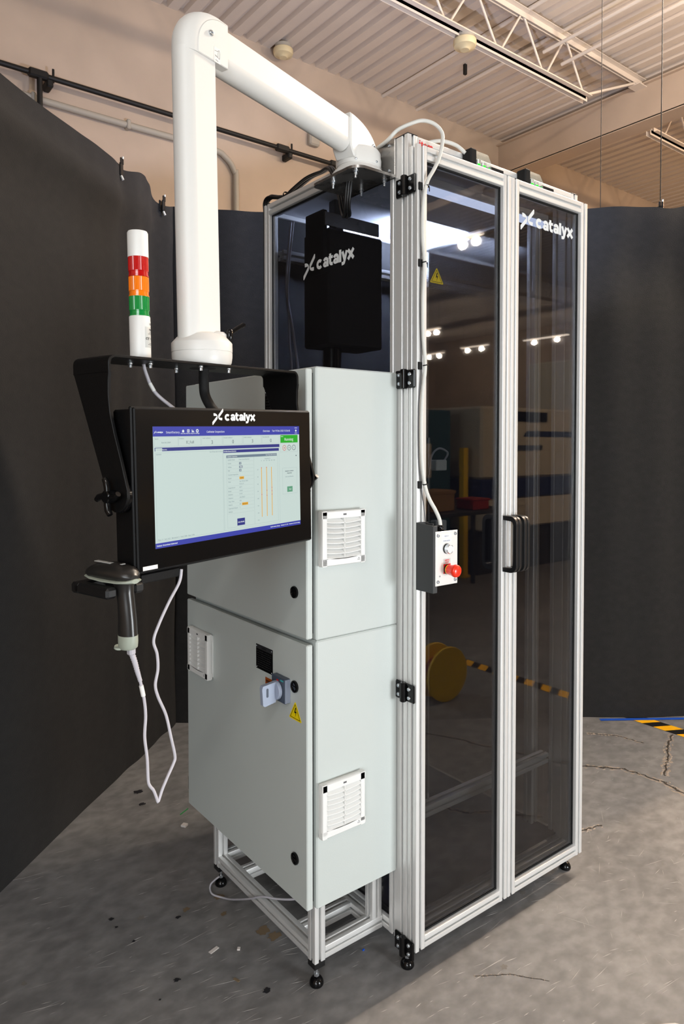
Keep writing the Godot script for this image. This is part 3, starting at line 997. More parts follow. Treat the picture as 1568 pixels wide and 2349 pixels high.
# the maker's mark: two hooked strokes and the word, x-height h, origin at the foot of the c
func logo(h: float, X: Transform3D, deep := 0.0004) -> MB:
	var b := MB.new()
	var Y := X * Transform3D(Basis.from_scale(Vector3(h, h, 1.0)), Vector3.ZERO)
	var px := func(l: Array) -> PackedVector2Array:
		var o := PackedVector2Array()
		for q: Array in l:
			o.append(Vector2((q[0] - 455.0) / 141.0, (475.0 - q[1]) / 195.0))
		return o
	b.prism(px.call([[140, 262], [178, 264], [212, 280], [238, 308], [252, 350], [252, 400], [243, 430], [118, 605], [105, 600], [105, 520], [233, 350], [224, 340], [145, 340]]), 0.0, deep, Y)
	b.prism(px.call([[400, 128], [415, 135], [415, 210], [300, 375], [305, 390], [385, 395], [382, 465], [345, 465], [302, 445], [278, 410], [270, 370], [275, 310]]), 0.0, deep, Y)
	var w := 0.33
	var arc := func(c: Vector2, rx: float, ry: float, a0: float, a1: float, k: int) -> PackedVector2Array:
		var o := PackedVector2Array()
		for i in k + 1:
			var a := deg_to_rad(lerpf(a0, a1, float(i) / k))
			o.append(c + Vector2(cos(a) * rx, sin(a) * ry))
		return o
	b.brush(arc.call(Vector2(0.56, 0.49), 0.39, 0.36, 42, 318, 22), w, Y, deep)
	for ax: float in [1.18, 2.98]:
		var p: PackedVector2Array = arc.call(Vector2(ax + 0.5, 0.56), 0.33, 0.29, 160, 0, 12)
		p.append(Vector2(ax + 0.83, 0.0))
		b.brush(p, w, Y, deep)
		b.brush(arc.call(Vector2(ax + 0.45, 0.28), 0.28, 0.17, 30, 210, 12), w * 0.82, Y, deep)
		b.brush(arc.call(Vector2(ax + 0.45, 0.28), 0.28, 0.17, 205, 395, 12), w * 0.82, Y, deep)
	var tp: PackedVector2Array = PackedVector2Array([Vector2(2.47, 1.22), Vector2(2.47, 0.36)])
	tp.append_array(arc.call(Vector2(2.72, 0.36), 0.25, 0.23, 180, 270, 6))
	tp.append(Vector2(2.9, 0.13))
	b.brush(tp, w, Y, deep)
	b.brush(PackedVector2Array([Vector2(2.2, 0.84), Vector2(2.92, 0.84)]), w * 0.86, Y, deep)
	b.brush(PackedVector2Array([Vector2(4.2, -0.02), Vector2(4.2, 1.24)]), w + 0.03, Y, deep)
	b.brush(PackedVector2Array([Vector2(4.58, 0.98), Vector2(4.95, 0.08)]), w, Y, deep)
	b.brush(PackedVector2Array([Vector2(5.3, 0.98), Vector2(4.93, 0.0), Vector2(4.82, -0.22), Vector2(4.46, -0.25)]), w, Y, deep)
	b.brush(PackedVector2Array([Vector2(5.52, 0.96), Vector2(6.42, 0.0)]), w + 0.02, Y, deep)
	b.brush(PackedVector2Array([Vector2(6.42, 0.96), Vector2(5.52, 0.0)]), w + 0.02, Y, deep)
	return b


func foot(parent: Node3D, x: float, z: float, top: float) -> void:
	var f := node("leveling_foot", parent, Vector3(x, 0, z))
	var T := Transform3D(Basis(), Vector3(x, 0, z))
	part("pad", MB.new().lathe([Vector2(0, 0), Vector2(0.0195, 0), Vector2(0.0215, 0.004), Vector2(0.0205, 0.012), Vector2(0.016, 0.020), Vector2(0.009, 0.025), Vector2(0, 0.026)], 24, T), M.black_gloss, f)
	part("spindle", MB.new().cyl(Vector3(x, 0.02, z), Vector3(x, top, z), 0.0042, 12), M.zinc, f)
	var nut := MB.new()
	nut.prism(disc2(Vector2.ZERO, 0.0085, 6), 0.0, 0.008, Transform3D(Basis(Vector3(1, 0, 0), Vector3(0, 0, -1), Vector3(0, 1, 0)), Vector3(x, 0.027, z)))
	part("nut", nut, M.zinc, f)


func screw(c: Vector3, dir: Vector3, r: float) -> MB:
	var X := MB.along(c, c + dir)
	return MB.new().lathe([Vector2(r, 0), Vector2(r, r * 0.35), Vector2(r * 0.75, r * 0.7), Vector2(r * 0.42, r * 0.75), Vector2(r * 0.40, r * 0.25), Vector2(0, r * 0.25)], 14, X)


func hinge(parent: Node3D, y: float, xs: float, face: float) -> void:
	# face -1: on the left flank (x = 0); +1: on the right flank
	var h := node("hinge", parent, Vector3(xs, y, -0.042))
	for s: float in [-1.0, 1.0]:
		part("leaf", MB.new().box(Vector3(xs + face * 0.004, y, -0.046 + s * 0.022), Vector3(0.008, 0.054, 0.040), 0.003), M.black_gloss, h)
	part("barrel", MB.new().cyl(Vector3(xs + face * 0.011, y - 0.029, -0.046), Vector3(xs + face * 0.011, y + 0.029, -0.046), 0.0105, 18, 0.002), M.black_gloss, h)
	for s: float in [-1.0, 1.0]:
		for k: float in [-1.0, 1.0]:
			part("screw", screw(Vector3(xs + face * 0.008, y + k * 0.013, -0.046 + s * 0.023), Vector3(face, 0, 0), 0.0062), M.zinc, h)


func glass_door(par: Node3D, x0: float, x1: float, y0: float, y1: float, hx: float) -> Node3D:
	var d := node("door", par, Vector3(x0, y0, -0.019))
	var w := 0.038
	part("stile", MB.new().alu(Vector3(x0, y0, -w), Vector3(x0 + w, y1, 0), "y"), M.aluminium, d)
	part("stile", MB.new().alu(Vector3(x1 - w, y0, -w), Vector3(x1, y1, 0), "y"), M.aluminium, d)
	part("rail", MB.new().alu(Vector3(x0 + w, y0, -w), Vector3(x1 - w, y0 + w, 0), "x"), M.aluminium, d)
	part("rail", MB.new().alu(Vector3(x0 + w, y1 - w, -w), Vector3(x1 - w, y1, 0), "x"), M.aluminium, d)
	part("glass_pane", MB.new().lohi(Vector3(x0 + w - 0.006, y0 + w - 0.006, -0.0215), Vector3(x1 - w + 0.006, y1 - w + 0.006, -0.0165)), M.smoked_glass, d)
	var g := MB.new()
	var k := 0.004
	g.lohi(Vector3(x0 + w, y0 + w, -0.0235), Vector3(x0 + w + k, y1 - w, -0.0145)).lohi(Vector3(x1 - w - k, y0 + w, -0.0235), Vector3(x1 - w, y1 - w, -0.0145))
	g.lohi(Vector3(x0 + w, y0 + w, -0.0235), Vector3(x1 - w, y0 + w + k, -0.0145)).lohi(Vector3(x0 + w, y1 - w - k, -0.0235), Vector3(x1 - w, y1 - w, -0.0145))
	part("gasket", g, M.gasket, d)
	# D handle: loop in the yz plane, two flanges with a waist between them
	var hy := 1.2735
	var hb := MB.new()
	var o := PackedVector2Array()
	for i in 9:
		o.append(Vector2(0.030, 0.066) + Vector2.from_angle(PI * 0.5 * (1.0 - i / 8.0)) * 0.026)
	for i in 9:
		o.append(Vector2(0.030, -0.066) + Vector2.from_angle(-PI * 0.5 * i / 8.0) * 0.026)
	o.append(Vector2(0.0, -0.092))
	o.append(Vector2(0.0, -0.078))
	for i in 7:
		o.append(Vector2(0.030, -0.064) + Vector2.from_angle(-PI * 0.5 * (1.0 - i / 6.0)) * 0.012)
	for i in 7:
		o.append(Vector2(0.030, 0.064) + Vector2.from_angle(PI * 0.5 * i / 6.0) * 0.012)
	o.append(Vector2(0.0, 0.078))
	o.append(Vector2(0.0, 0.092))
	for s: Array in [[-0.0135, -0.003, 1.0], [0.003, 0.0135, 1.0], [-0.003, 0.003, 0.985]]:
		var X := Transform3D(Basis(Vector3(0, 0, 1), Vector3(0, 1, 0), Vector3(-1, 0, 0)), Vector3(hx, hy, 0.0))
		var q := o.duplicate()
		for i in q.size():
			q[i] = Vector2(q[i].x, q[i].y) if s[2] == 1.0 else Vector2(q[i].x * 0.95, q[i].y)
		hb.prism(q, s[0], s[1], X, 0.0007 if s[2] == 1.0 else 0.0)
	part("handle", hb, M.black_plastic, d)
	return d


func machine() -> void:
	var W := 0.8446
	var y0 := 0.0807
	var t := thing("inspection_machine", "tall aluminium frame machine with two smoked glass doors", "machine", Vector3(0.42, 0, -0.45))
	var zf := -0.042
	var zb := -0.857
	var yt := 2.512
	part("post", MB.new().alu(Vector3(0, y0, zf - 0.08), Vector3(0.04, yt, zf), "y"), M.aluminium, t)
	part("post", MB.new().alu(Vector3(W - 0.04, y0, zf - 0.08), Vector3(W, yt, zf), "y"), M.aluminium, t)
	part("post", MB.new().alu(Vector3(0, y0, zb), Vector3(0.04, yt, zb + 0.038), "y"), M.aluminium, t)
	part("post", MB.new().alu(Vector3(W - 0.04, y0, zb), Vector3(W, yt, zb + 0.038), "y"), M.aluminium, t)
	for p: Array in [[0.0, zf - 0.08, zf], [W - 0.04, zf - 0.08, zf], [0.0, zb, zb + 0.038], [W - 0.04, zb, zb + 0.038]]:
		part("post_cap", MB.new().lohi(Vector3(p[0], yt, p[1]), Vector3(p[0] + 0.04, yt + 0.004, p[2]), 0.0015), M.black_plastic, t)
	for y: Array in [[y0, y0 + 0.04], [yt - 0.042, yt]]:
		part("rail", MB.new().alu(Vector3(0.04, y[0], zf - 0.04), Vector3(W - 0.04, y[1], zf), "x"), M.aluminium, t)
		part("rail", MB.new().alu(Vector3(0.04, y[0], zb), Vector3(W - 0.04, y[1], zb + 0.038), "x"), M.aluminium, t)
		for x: float in [0.0, W - 0.04]:
			part("rail", MB.new().alu(Vector3(x, y[0], zb + 0.038), Vector3(x + 0.04, y[1], zf - 0.08), "z"), M.aluminium, t)
	# flank panes, back, roof, floor pan
	var sp := node("side_panel", t, Vector3(0.017, 1.3, -0.47))
	part("glass_pane", MB.new().lohi(Vector3(0.0145, y0 + 0.036, zb + 0.034), Vector3(0.0195, yt - 0.038, zf - 0.076)), M.smoked_glass, sp)
	var g := MB.new()
	g.lohi(Vector3(0.0125, y0 + 0.04, zb + 0.038), Vector3(0.0215, yt - 0.042, zb + 0.042)).lohi(Vector3(0.0125, y0 + 0.04, zf - 0.084), Vector3(0.0215, yt - 0.042, zf - 0.08))
	g.lohi(Vector3(0.0125, yt - 0.046, zb + 0.038), Vector3(0.0215, yt - 0.042, zf - 0.08)).lohi(Vector3(0.0125, y0 + 0.04, zb + 0.038), Vector3(0.0215, y0 + 0.044, zf - 0.08))
	part("gasket", g, M.gasket, sp)
	part("logo", logo(0.0326, Transform3D(Basis(Vector3(0, 0, 1), Vector3(0, 1, 0), Vector3(-1, 0, 0)), Vector3(0.0144, 2.2085, -0.527))), M.logo_white, sp)
	var rp := node("side_panel", t, Vector3(W - 0.017, 1.3, -0.47))
	part("glass_pane", MB.new().lohi(Vector3(W - 0.0195, y0 + 0.036, zb + 0.034), Vector3(W - 0.0145, yt - 0.038, zf - 0.076)), M.smoked_glass, rp)
	part("back_panel", MB.new().lohi(Vector3(0.03, y0 + 0.03, zb + 0.014), Vector3(W - 0.03, yt - 0.03, zb + 0.022)), M.black_matt, t)
	part("roof_panel", MB.new().lohi(Vector3(0.03, yt - 0.024, zb + 0.03), Vector3(W - 0.03, yt - 0.019, zf - 0.03)), M.roof_sheet, t)
	part("floor_pan", MB.new().lohi(Vector3(0.03, y0 + 0.045, zb + 0.03), Vector3(W - 0.03, y0 + 0.05, zf - 0.045)), M.black_matt, t)
	part("inner_rail", MB.new().alu(Vector3(0.04, 0.385, -0.16), Vector3(W - 0.04, 0.423, -0.122), "x"), M.aluminium, t)
	part("inner_post", MB.new().alu(Vector3(0.78, 0.13, -0.22), Vector3(0.818, 2.46, -0.18), "y"), M.aluminium, t)
	part("inner_rail", MB.new().alu(Vector3(0.04, 2.30, zb + 0.04), Vector3(W - 0.04, 2.338, zb + 0.078), "x"), M.aluminium, t)
	# lamp bar under the roof
	var lb := node("lamp_bar", t, Vector3(0.42, 2.42, -0.14))
	part("lamp_housing", MB.new().lohi(Vector3(0.05, 2.425, -0.16), Vector3(0.79, 2.452, -0.128), 0.003), M.aluminium, lb)
	part("lamp_cover", MB.new().lohi(Vector3(0.06, 2.405, -0.156), Vector3(0.78, 2.4255, -0.132), 0.003), M.bar_glow, lb)
	area("bar_light", lb, Vector3(0.42, 2.454, -0.144), Vector3(0, 1, -0.6), Vector2(0.7, 0.03), BAR, 3.0 * GAIN[5])
	# doors
	var d := glass_door(t, 0.0, 0.4178, y0, 2.469, 0.3985)
	d = glass_door(t, 0.4208, W, y0, 2.469, 0.4405)
	part("logo", logo(0.0326, Transform3D(Basis(), Vector3(0.567, 2.338, -0.0165))), M.logo_white, d)
	for y: float in [2.358, 1.792, 0.858, 0.082]:
		hinge(t, y, 0.0, -1.0)
		hinge(t, y + 0.03 if y < 0.1 else y, W, 1.0)
	for x: float in [0.0195, W - 0.0195]:
		foot(t, x, -0.058, 0.09)
		foot(t, x, zb + 0.02, 0.09)
	part("maker_label", MB.new().text("item", 0.019, Transform3D(Basis(), Vector3(0.046, 2.484, zf + 0.0002)), -1, true), M.red_print, t)
	# door sensors on the top rail
	for k in 2:
		var x: float = [0.232, 0.498][k]
		var s := thing("door_sensor", ["door safety sensor with green lights above the left glass door", "door safety sensor with green lights above the right glass door"][k], "sensor", Vector3(x + 0.05, 2.469, -0.02), "door sensors on the machine top")
		part("connector", MB.new().lohi(Vector3(x, 2.474, -0.046), Vector3(x + 0.028, 2.520, -0.006), 0.004).lohi(Vector3(x, 2.469, -0.04), Vector3(x + 0.007, 2.476, -0.008)).lohi(Vector3(x + 0.021, 2.469, -0.04), Vector3(x + 0.028, 2.476, -0.008)), M.black_matt, s)
		part("circuit_board", MB.new().lohi(Vector3(x + 0.026, 2.469, -0.036), Vector3(x + 0.092, 2.476, -0.008)), M.press_teal, s)
		var cov := PackedVector2Array([Vector2(-0.040, 2.470), Vector2(-0.006, 2.470), Vector2(-0.006, 2.492), Vector2(-0.020, 2.522), Vector2(-0.034, 2.522), Vector2(-0.040, 2.512)])
		part("clear_cover", MB.new().prism(cov, x + 0.028, x + 0.094, Transform3D(Basis(Vector3(0, 0, 1), Vector3(0, 1, 0), Vector3(-1, 0, 0)), Vector3(2.0 * x + 0.122, 0, 0))), M.clear_plastic, s)
		part("relay", MB.new().box(Vector3(x + 0.048, 2.487, -0.022), Vector3(0.014, 0.02, 0.018), 0.002).box(Vector3(x + 0.072, 2.485, -0.022), Vector3(0.018, 0.014, 0.018), 0.002), M.zinc, s)
		for j in 3:
			part("indicator_light", MB.new().box(Vector3(x + [0.037, 0.062, 0.085][j], 2.4745, -0.0065), Vector3([0.012, 0.012, 0.004][j], 0.007 if j < 2 else 0.004, 0.004), 0.0018), M.led_green, s)
		part("magnet_bar", MB.new().lohi(Vector3(x + 0.094, 2.469, -0.030), Vector3(x + 0.158, 2.484, -0.008), 0.002), M.black_matt, s)
	# contents seen through the smoked glass
	solo("steel_bracket", MB.new().lohi(Vector3(0.03, 2.362, -0.503), Vector3(0.275, 2.408, -0.497), 0.001).lohi(Vector3(0.0, 0, 0), Vector3(0, 0, 0)), M.steel_plate, "flat steel bracket plate behind the left smoked side pane near the roof", "bracket")
	var cm := thing("camera_unit", "dark inspection camera unit hanging inside the machine behind the left side pane", "camera", Vector3(0.16, 1.95, -0.56))
	part("housing", MB.new().lohi(Vector3(0.05, 1.95, -0.66), Vector3(0.30, 2.36, -0.505), 0.006), M.black_matt, cm)
	part("lens", MB.new().cyl(Vector3(0.12, 1.95, -0.58), Vector3(0.12, 1.86, -0.58), 0.035, 20, 0.004), M.black_gloss, cm)
	part("arm_plate", MB.new().lohi(Vector3(0.03, 2.20, -0.62), Vector3(0.05, 2.42, -0.51), 0.003), M.black_matt, cm)
	part("mount_bar", MB.new().lohi(Vector3(0.12, 2.36, -0.60), Vector3(0.16, 2.486, -0.56), 0.003), M.dark_steel, cm)
	var gp := thing("gripper_unit", "white sensor blocks with looping grey wires on a rail inside the left door", "sensor", Vector3(0.2, 0.423, -0.17))
	part("rail", MB.new().lohi(Vector3(0.195, 0.423, -0.16), Vector3(0.203, 1.62, -0.152), 0.001), M.zinc, gp)
	for y: float in [1.33, 1.53]:
		part("block", MB.new().box(Vector3(0.24, y, -0.15), Vector3(0.05, 0.035, 0.03), 0.003), M.plastic_white, gp)
	part("wire", MB.new().tube(curve([Vector3(0.195, 1.50, -0.15), Vector3(0.205, 1.56, -0.148), Vector3(0.24, 1.585, -0.148), Vector3(0.28, 1.57, -0.148), Vector3(0.265, 1.545, -0.15)]), 0.0035, 6).tube(curve([Vector3(0.265, 1.325, -0.15), Vector3(0.275, 1.28, -0.15), Vector3(0.23, 1.262, -0.15), Vector3(0.195, 1.30, -0.15)]), 0.0035, 6), M.cable_grey, gp)
	solo("wire_bundle", MB.new().tube(curve([Vector3(0.06, 2.44, -0.76), Vector3(0.05, 2.2, -0.775), Vector3(0.06, 2.0, -0.74), Vector3(0.07, 1.8, -0.72), Vector3(0.06, 1.5, -0.73), Vector3(0.06, 0.131, -0.73)], 0.03), 0.005, 6).tube(curve([Vector3(0.065, 2.44, -0.75), Vector3(0.05, 2.2, -0.765), Vector3(0.05, 2.0, -0.755), Vector3(0.055, 1.7, -0.745), Vector3(0.05, 0.131, -0.75)], 0.03), 0.004, 6), M.cable_grey, "thin wires running down inside the rear edge of the left side pane", "wire")
	# warning triangle on the inner face
	warn_sign(t, Transform3D(Basis(), Vector3(0.10, 2.085, -0.0220)) * Transform3D(Basis(Vector3(0.9, 0, 0), Vector3(0, 0.9, 0), Vector3(0, 0, 0.9)), Vector3.ZERO), M.sign_yellow)


func warn_sign(par: Node3D, X: Transform3D, m: Material) -> void:
	var k := 0.030
	var out := PackedVector2Array()
	for q: Vector2 in [Vector2(0, 0.049), Vector2(-k, 0), Vector2(k, 0)]:
		for i in 5:
			out.append(q.lerp(Vector2(0, 0.016), 0.08) + Vector2.from_angle(deg_to_rad({0: 30.0, 1: 150.0, 2: 270.0}[0 if q.y > 0 else 1 if q.x < 0 else 2]) + i * deg_to_rad(120.0) / 4.0) * 0.0028)
	var s := part("warning_sign", MB.new().prism(out, 0.0, 0.0006, X), m, par)
	var b := MB.new()
	var tri := [Vector2(0, 0.043), Vector2(-0.0245, 0.0032), Vector2(0.0245, 0.0032), Vector2(0, 0.043)]
	b.stroke(PackedVector2Array(tri), 0.0015, X, 0.0009, true)
	b.prism(PackedVector2Array([Vector2(0.0, 0.034), Vector2(0.0045, 0.034), Vector2(0.001, 0.0235), Vector2(0.0065, 0.0235), Vector2(-0.0005, 0.0065), Vector2(0.002, 0.0185), Vector2(-0.0045, 0.0185)]), 0.0, 0.0009, X)
	part("lightning_print", b, M.sign_black, s)


# louvred filter, 150 mm square; X: x right, y up, z out, origin at the middle of the back
func fan_filter(par: Node3D, X: Transform3D) -> void:
	var f := node("fan_filter", par, X.origin)
	var b := MB.new()
	var w := 0.077
	var z := 0.024
	b.prism(rr(0.146, 0.146, 0.006), 0.0, 0.006, X)
	# rim: four bars with a sloping outer edge round the louvre field
	var ix := 0.060
	for k in 4:
		var R := X * Transform3D(Basis(Vector3(0, 0, 1), PI * 0.5 * k), Vector3.ZERO)
		var pr := PackedVector2Array([Vector2(0.056 if k % 2 == 0 else ix, 0.006), Vector2(0.0745, 0.006), Vector2(w, 0.010), Vector2(w - 0.001, z - 0.002), Vector2(w - 0.003, z), Vector2(0.056 if k % 2 == 0 else ix, z)])
		b.prism(pr, -w + 0.0005, w - 0.0005, R * Transform3D(Basis(Vector3(0, 1, 0), Vector3(0, 0, 1), Vector3(1, 0, 0)), Vector3.ZERO))
	part("rim", b, M.grille_white, f)
	for i in 8:
		var s := MB.new()
		var y := 0.050 - i * 0.0142
		var q: Array = []
		for j in 13:
			var x := lerpf(-0.062, 0.062, j / 12.0)
			var sag := -0.0045 * (1.0 - pow(x / 0.062, 2.0))
			q.append([Vector3(x, y + sag - 0.0050, z), Vector3(x, y + sag - 0.0030, z), Vector3(x, y + sag + 0.0085, 0.0095), Vector3(x, y + sag + 0.0065, 0.0085)])
		for j in 12:
			for e in 4:
				s.quad(X * (q[j][e] as Vector3), X * (q[j + 1][e] as Vector3), X * (q[j + 1][(e + 1) % 4] as Vector3), X * (q[j][(e + 1) % 4] as Vector3), X.basis * ([Vector3(0, 0, 1), Vector3(0, 1, 0.6), Vector3(0, 0, -1), Vector3(0, -1, -0.6)][e] as Vector3))
		part("slat", s, M.grille_white, f)
	part("divider", MB.new().box(Vector3(0.002, -0.002, 0.0155), Vector3(0.0022, 0.116, 0.017), 0.0, X), M.grille_white, f)
	part("latch", MB.new().box(Vector3(0.002, 0.0655, z), Vector3(0.011, 0.0045, 0.001), 0.0, X), M.grey_print, f)
	var tr := MB.new()
	tr.stroke(PackedVector2Array([Vector2(0.048, -0.067), Vector2(0.056, -0.067), Vector2(0.052, -0.060), Vector2(0.048, -0.067)]), 0.0008, X * Transform3D(Basis(), Vector3(0, 0, z)), 0.0003)
	part("caution_mark", tr, M.grey_print, f)


func cabinets() -> void:
	var FX := Basis(Vector3(0, 0, 1), Vector3(0, 1, 0), Vector3(-1, 0, 0))
	for k in 2:
		var lo: float = [1.0539, 0.2937][k]
		var hi: float = [1.8137, 1.0529][k]
		var t := thing("control_cabinet", ["upper grey steel control cabinet bolted to the machine flank", "lower grey steel control cabinet with isolator switch and yellow warning triangle"][k], "cabinet", Vector3(-0.16, lo, -0.46))
		part("body", MB.new().lohi(Vector3(-0.3016, lo, -0.841), Vector3(-0.0015, hi, -0.0825), 0.004), M.grey_paint, t)
		part("gasket", MB.new().lohi(Vector3(-0.3125, lo + 0.018, -0.823), Vector3(-0.3015, hi - 0.018, -0.0985)), M.dark_steel, t)
		var d := node("door", t, Vector3(-0.323, lo, -0.46))
		part("door_leaf", MB.new().lohi(Vector3(-0.3338, lo + 0.0075, -0.8405), Vector3(-0.3129, hi - 0.0075, -0.083), 0.003), M.grey_paint, d)
		for y: float in ([1.185] if k == 0 else [0.918, 0.427]):
			part("lock", MB.new().lathe([Vector2(0, 0), Vector2(0.0165, 0), Vector2(0.0175, 0.002), Vector2(0.0165, 0.006), Vector2(0.0125, 0.0075), Vector2(0.011, 0.004), Vector2(0, 0.004)], 24, MB.along(Vector3(-0.3338, y, -0.1405), Vector3(-0.40, y, -0.1405))).box(Vector3(-0.3385, y, -0.1405), Vector3(0.003, 0.004, 0.016), 0.001), M.black_gloss, d)
		for y: float in [lo + 0.08, hi - 0.08]:
			part("hinge_pin", MB.new().cyl(Vector3(-0.328, y - 0.022, -0.8435), Vector3(-0.328, y + 0.022, -0.8435), 0.004, 10), M.zinc, d)
		fan_filter(t, Transform3D(Basis(), Vector3(-0.2225, 1.338 if k == 0 else 0.577, -0.0824)))
		if k == 0:
			var pl := part("rating_plate", MB.new().lohi(Vector3(-0.3352, 1.66, -0.297), Vector3(-0.3337, 1.757, -0.205), 0.0005), M.black_gloss, t)
			plate_print(pl, FX, Vector3(-0.3353, 1.757, -0.297), 0.092, 0.097)
			continue
		fan_filter(t, Transform3D(FX, Vector3(-0.3337, 0.8825, -0.7135)))
		var pl2 := part("rating_plate", MB.new().lohi(Vector3(-0.3352, 0.9185, -0.354), Vector3(-0.3337, 0.993, -0.259), 0.0005), M.black_gloss, t)
		plate_print(pl2, FX, Vector3(-0.3353, 0.993, -0.354), 0.095, 0.0745)
		# isolator: dark square, round collar, grip bar with a slot
		var s := node("rotary_switch", t, Vector3(-0.34, 0.90, -0.20))
		part("escutcheon", MB.new().lohi(Vector3(-0.3525, 0.8625, -0.237), Vector3(-0.3337, 0.9335, -0.166), 0.002), M.switch_dark, s)
		part("flank_plate", MB.new().lohi(Vector3(-0.351, 0.8645, -0.1665), Vector3(-0.3345, 0.9315, -0.165)), M.switch_blue, s)
		part("collar", MB.new().cyl(Vector3(-0.3525, 0.896, -0.2035), Vector3(-0.364, 0.896, -0.2035), 0.027, 30, 0.002), M.switch_blue, s)
		var gb := PackedVector2Array()
		gb.append_array(PackedVector2Array([Vector2(0.0, 0.026), Vector2(0.0, -0.032), Vector2(0.036, -0.038), Vector2(0.042, -0.034), Vector2(0.045, 0.014), Vector2(0.042, 0.021)]))
		var GX := Transform3D(Basis(Vector3(-1, 0, 0), Vector3(0, 1, 0), Vector3(0, 0, -1)), Vector3(-0.363, 0.896, -0.2035))
		part("grip", MB.new().prism(gb, -0.0075, 0.0075, GX, 0.001), M.switch_blue, s)
		part("slot", MB.new().prism(rr(0.007, 0.026, 0.0034, 4, Vector2(0.028, 0.0)), -0.0079, -0.0066, GX), M.switch_dark, s)
		part("on_mark", MB.new().lohi(Vector3(-0.3529, 0.919, -0.209), Vector3(-0.3524, 0.926, -0.200)), M.red_print, s)
		part("maker_mark", MB.new().text("SIEMENS", 0.0038, Transform3D(FX, Vector3(-0.3526, 0.9245, -0.189)), -1, true, 0.75), M.teal_print, s)
		var lb := part("warning_label", MB.new().lohi(Vector3(-0.3342, 0.849, -0.303), Vector3(-0.3337, 0.908, -0.24)), M.label_silver, t)
		part("orange_band", MB.new().lohi(Vector3(-0.3346, 0.884, -0.301), Vector3(-0.3341, 0.904, -0.242)), M.orange_label, lb)
		part("print", MB.new().text("WARNING", 0.0075, Transform3D(FX, Vector3(-0.3347, 0.89, -0.272)), 0, true), M.sign_black, lb)
		warn_sign(t, Transform3D(FX * 1.0, Vector3(-0.3338, 0.824, -0.140)), M.sign_yellow)


func plate_print(pl: Node3D, FX: Basis, tl: Vector3, w: float, h: float) -> void:
	part("header_band", MB.new().lohi(tl + Vector3(-0.0003, -h * 0.17, 0.001), tl + Vector3(0.0004, -0.001, w - 0.001)), M.dark_steel, pl)
	var b := MB.new()
	b.text("catalyx", 0.0052, Transform3D(FX, tl + Vector3(-0.0004, -h * 0.12, w * 0.5)), 0, true)
	part("print", b, M.sign_black, pl)
	var q := MB.new()
	for i in 8:
		var y := -h * (0.27 + 0.088 * i)
		var z := w * 0.07
		while z < w * 0.86:
			var l := rng.randf_range(0.004, 0.014)
			q.lohi(tl + Vector3(-0.0003, y, z), tl + Vector3(0.0002, y + 0.0016, minf(z + l, w * 0.93)))
			z += l + 0.003
	part("fine_print", q, M.dark_steel, pl)
	for c: Array in [[0.05, 0.07], [0.95, 0.07], [0.05, 0.93], [0.95, 0.93]]:
		part("rivet", screw(tl + Vector3(0, -h * c[1], w * c[0]), Vector3(-1, 0, 0), 0.0022), M.zinc, pl)


func cabinet_stand() -> void:
	var t := thing("cabinet_stand", "low aluminium profile stand on levelling feet under the grey cabinets", "stand", Vector3(-0.15, 0, -0.47))
	var a := 0.038
	var x := -0.2605
	for z: float in [-0.151, -0.7525]:
		part("leg", MB.new().alu(Vector3(x, 0.077, z - a), Vector3(x + a, 0.2935, z), "y"), M.aluminium, t)
		part("end_cap", MB.new().lohi(Vector3(x, 0.058, z - a), Vector3(x + a, 0.077, z), 0.002), M.black_plastic, t)
		part("rail", MB.new().alu(Vector3(x + a, 0.079, z - a), Vector3(-0.002, 0.117, z), "x"), M.aluminium, t)
		part("leg", MB.new().alu(Vector3(-0.042, 0.117, z - a), Vector3(-0.004, 0.2935, z), "y"), M.aluminium, t)
		foot(t, x + a * 0.5, z - a * 0.5, 0.062)
	part("rail", MB.new().alu(Vector3(x, 0.079, -0.7525), Vector3(x + a, 0.117, -0.151 - a), "z"), M.aluminium, t)
	part("rail", MB.new().alu(Vector3(-0.042, 0.079, -0.7525), Vector3(-0.004, 0.117, -0.151 - a), "z"), M.aluminium, t)
	for z: float in [-0.26, -0.62]:
		part("rail", MB.new().alu(Vector3(x + a, 0.079, z - a), Vector3(-0.042, 0.117, z), "x"), M.aluminium, t)
	solo("floor_cable", MB.new().tube(curve([Vector3(-0.262, 0.05, -0.745), Vector3(-0.286, 0.02, -0.765), Vector3(-0.296, 0.006, -0.735), Vector3(-0.275, 0.006, -0.69), Vector3(-0.272, 0.03, -0.63), Vector3(-0.274, 0.095, -0.51), Vector3(-0.266, 0.135, -0.44), Vector3(-0.245, 0.15, -0.38), Vector3(-0.22, 0.17, -0.32), Vector3(-0.19, 0.20, -0.26), Vector3(-0.18, 0.293, -0.24)]), 0.0032, 8), M.cable_grey, "thin grey cable looping over the stand rail under the cabinets", "cable")


